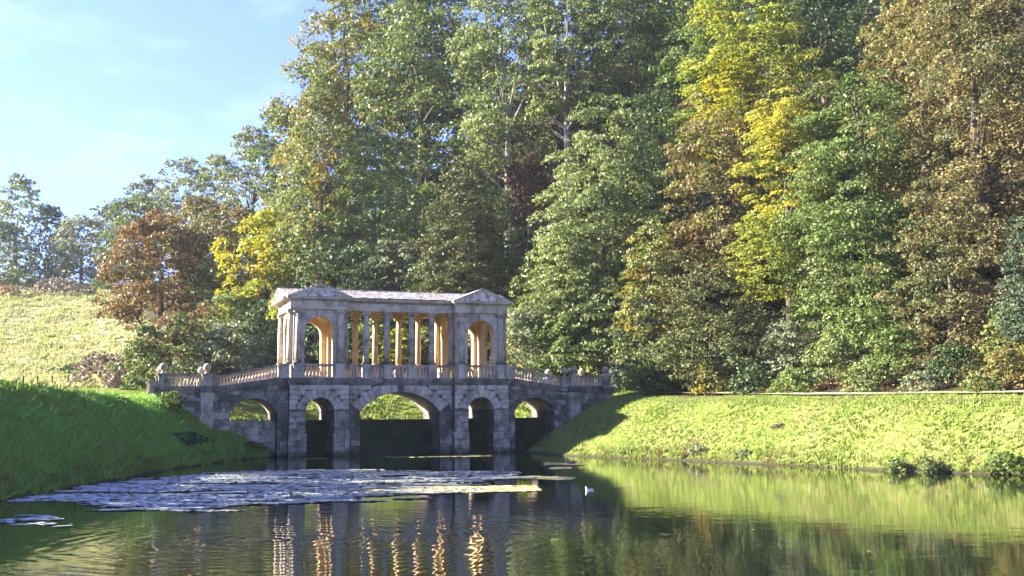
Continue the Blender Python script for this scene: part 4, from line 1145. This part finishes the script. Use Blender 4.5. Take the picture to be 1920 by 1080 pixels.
# ================================================================== on the water
k = N('lily_pad'); isl = k.n('NewGeometry').outputs['Random Per Island']
c = k.ramp(isl, [(.0, (.13, .16, .13)), (.5, (.27, .29, .25)), (.9, (.40, .41, .36))])  # grey lightened so the base colour carries the reflected sky
M['pad'] = k.done(k.bsdf(c, .38, k.bump(k.noise(k.pos(), 9, 3), .06), 1.0))
k = N('sunlit_pads_and_weed'); isl = k.n('NewGeometry').outputs['Random Per Island']
M['weed'] = k.done(k.bsdf(k.ramp(isl, [(.0, (.20, .19, .06)), (.6, (.42, .36, .13)), (1, (.60, .55, .30))]), .5, None, .4))  # bright yellow stands for sunlight on the pads, put into the colour
def pads(name, label, pts, rad, mat, seed, tilt=.06):
    g = np.random.default_rng(seed); P = np.array(pts); m = len(P); n = 7
    t = np.linspace(.25, 2*np.pi-.25, n); rot = g.random(m)*6.28; r = rad*(.55+.8*g.random(m))
    nx_, ny_ = g.normal(0, tilt, m), g.normal(0, tilt, m)
    a = rot[:, None]+t[None]
    X = r[:, None]*np.cos(a); Y = r[:, None]*np.sin(a)
    Z = .012+g.random(m)[:, None]*.012+X*nx_[:, None]+Y*ny_[:, None]
    Z = np.maximum(Z, .004)
    V = np.stack([P[:, 0][:, None]+X, P[:, 1][:, None]+Y, Z], -1).reshape(-1, 3)
    o = mesh_np(name, V, np.arange(m*n).reshape(m, n), mat); tag(o, label, 'lily pads', None, 'stuff'); return o
g_ = np.random.default_rng(50)
def ground_pt(px, py):
    d = sight(px, py, 1.0); kk = -CAM_H/(d.z-CAM_H); return np.array([d.x*kk, kk])
# patches: polygon on the water, found by bearing, filled where a patchy noise allows
def fill(poly_px, n, thr, s=(2.6, .75), seed=60, edge=0.0):
    pl = [tuple(ground_pt(*p)) for p in poly_px]
    xs = [p[0] for p in pl]; ys = [p[1] for p in pl]
    x = g_.uniform(min(xs), max(xs), n); y = g_.uniform(min(ys), max(ys), n)
    v = .8*vnoise(x/s[0], y/s[1], 1, seed)+.5*vnoise(x/s[0]*2.3, y/s[1]*2.3, 1, seed+1)+.4*vnoise(x/s[0]*.3, y/s[1]*.4, 1, seed+2)
    ok = (poly_dist(x, y, pl) < 0) & (v > thr+edge*np.exp(poly_dist(x, y, pl)/1.6)) & (poly_dist(x, y, lake) < -.1)
    return np.stack([x[ok], y[ok]], -1)
Pm = fill([(0, 945), (-60, 960), (0, 930), (120, 914), (260, 898), (380, 884), (640, 880), (960, 884), (1010, 893), (960, 922), (760, 938), (560, 950), (380, 964), (150, 962), (190, 948), (90, 945)], 76000, -.22, edge=.5)
Pn = fill([(-40, 1000), (-20, 965), (90, 968), (150, 984), (20, 1000)], 5000, -.2, edge=.3)
pads('lily_pads', 'wide raft of lily pads with pale sky reflection put into their grey', np.concatenate([Pm, Pn]), .11, M['pad'], 51, .07)
Py = np.concatenate([fill([(640, 914), (1000, 911), (1010, 921), (700, 927)], 2200, -.35), fill([(985, 893), (1072, 896), (1068, 901), (990, 898)], 500, -.6),
                     fill([(1024, 868), (1092, 869), (1090, 873), (1022, 872)], 900, -.8), fill([(1036, 877), (1066, 877), (1066, 880), (1036, 880)], 300, -.8),
                     fill([(520, 858), (1000, 852), (1000, 854.5), (520, 861)], 1500, .08, (5, 2))])
pads('sun_tinted_pads', 'yellow-green pads, sunlight put in their colour, and weed floating in front of the arches', Py, .17, M['weed'], 52, .03)

# ------------------------------------------------------------------ birds
def plain(name, c, r=.7):
    q = N(name); return q.done(q.bsdf(c, r, None, .3))
M['white'] = plain('white_plumage', (.80, .79, .75)); M['duck'] = plain('brown_plumage', (.16, .12, .09)); M['bill'] = plain('orange_bill', (.55, .25, .05)); M['grey'] = plain('grey_plumage', (.45, .45, .46))
def bird(x, y, z, rz, s, body, wing, label, name='duck', cat='duck'):
    e = empty(name, (x, y, z), rz); tag(e, label, cat)
    # body, neck and head as one skin of rings from tail to crown
    sp = [(-.27, .10, .01, .01), (-.22, .09, .03, .03), (-.12, .06, .085, .07), (0, .05, .11, .09), (.10, .06, .10, .09), (.16, .10, .07, .07), (.175, .16, .042, .045), (.18, .21, .04, .045), (.205, .25, .048, .05), (.23, .275, .03, .03), (.24, .28, .006, .006)]
    n = 12; vs = []
    for i, (cx, cz, ry, rz_) in enumerate(sp):
        a = sp[max(i-1, 0)]; b = sp[min(i+1, len(sp)-1)]; d = Vector((b[0]-a[0], 0, b[1]-a[1])).normalized(); up = Vector((-d.z, 0, d.x))
        for t in range(n):
            q = 2*math.pi*t/n; vs.append(tuple((Vector((cx, 0, cz))+Vector((0, 1, 0))*ry*math.cos(q)+up*rz_*math.sin(q))*s))
    mb = MB(); mb.add(vs, [(i*n+t, i*n+(t+1) % n, (i+1)*n+(t+1) % n, (i+1)*n+t) for i in range(len(sp)-1) for t in range(n)])
    mb.build('body', body, e, True)
    for sg in (-1, 1):
        mb = MB(); mb.add([tuple(Vector(p)*s) for p in ((.08, sg*.10, .08), (.0, sg*.118, .14), (-.14, sg*.07, .15), (-.27, sg*.02, .13), (-.12, sg*.085, .07), (.08, sg*.06, .14), (-.12, sg*.04, .155))],
                          [(0, 1, 4), (1, 2, 4), (2, 3, 4), (0, 5, 1), (1, 5, 6), (1, 6, 2)]); mb.build('wing', wing, e)
    mb = MB(); mb.add([tuple(Vector(p)*s) for p in ((.235, -.018, .255), (.235, .018, .255), (.30, .012, .238), (.30, -.012, .238), (.235, 0, .275), (.235, 0, .24))], [(0, 4, 3), (4, 1, 2), (4, 2, 3), (0, 3, 5), (5, 2, 1), (3, 2, 5)])
    mb.build('bill', M['bill'], e); return e
def on_water(px, py): p = ground_pt(px, py); return float(p[0]), float(p[1])
x, y = on_water(1105, 920); bird(x, y, -.03, R(200), .62, M['white'], M['grey'], 'white gull swimming alone on open water with its reflection below', 'gull', 'bird')
x, y = on_water(502, 934); bird(x, y, -.03, R(160), .5, M['white'], M['grey'], 'tiny white bird among the lily pads on the left', 'gull', 'bird')
x, y = on_water(598, 931); bird(x, y, -.03, R(20), .5, M['grey'], M['white'], 'pale bird among the lily pads below the left pavilion', 'gull', 'bird')
x, y = on_water(888, 922); bird(x, y, -.03, R(190), .55, M['white'], M['grey'], 'white bird resting on the long yellow strip of pads', 'gull', 'bird')
x, y = on_water(556, 935); bird(x, y, -.04, R(180), 1.0, M['duck'], M['duck'], 'dark duck swimming between the two pale birds')
x, y = on_water(1070, 870.5); bird(x, y, .01, R(180), 1.2, M['duck'], M['duck'], 'brown duck sitting on the small yellow raft near the right arch')
for u, lb in ((-2.75, 'dark duck on the dam wall at the left edge of the main arch'), (-1.6, 'dark duck sitting on the dam wall left of the middle of the main arch')):
    X, Y = loc2w(u, 3.2); bird(X, Y, 2.50, R(200), .9, M['duck'], M['duck'], lb)

# ------------------------------------------------------------------ fence in the meadow
fe = empty('wire_fence', tuple(sight(75, 708, 103))); tag(fe, 'low wire fence with thin posts at the foot of the meadow', 'fence')
o_ = sight(75, 708, 103); pp = []
for i, px in enumerate((44, 71, 98, 128, 158)):
    p = sight(px, 708, 103+i*.4); gz = float(ground_z(np.array([p.x]), np.array([p.y]))[0]); pp.append((p.x-o_.x, p.y-o_.y, gz-o_.z))
    MB().box(p.x-o_.x-.05, p.x-o_.x+.05, p.y-o_.y-.05, p.y-o_.y+.05, gz-o_.z-.2, gz-o_.z+1.0).build('post', M['bark'], fe)
for hgt in (.45, .9):
    MB().tube([(a, b, c+hgt) for a, b, c in pp], [.012]*len(pp), 5).build('wire', M['bark'], fe)
sc.cycles.use_adaptive_sampling = True
# ------------------------------------------------------------------ air
hz = MB().box(-415, 415, -118, 300, -40, 150)
k = N('pale_air'); v = k.n('VolumePrincipled'); v.inputs['Color'].default_value = (.86, .93, 1, 1); v.inputs['Density'].default_value = .00012; v.inputs['Anisotropy'].default_value = .3
k.l(v.outputs[0], k.out.inputs['Volume'])
HAZE = True
if HAZE:
    o = hz.build('haze', k.m); tag(o, 'thin blue air that pales the far hillside', None, None, 'stuff')

print('LEAVES', leaf_total, 'GRASS', nt_, 'TRIS', sum(sum(len(p.vertices)-2 for p in me.polygons) if len(me.polygons) < 2000 else len(me.polygons)*2 for me in bpy.data.meshes))
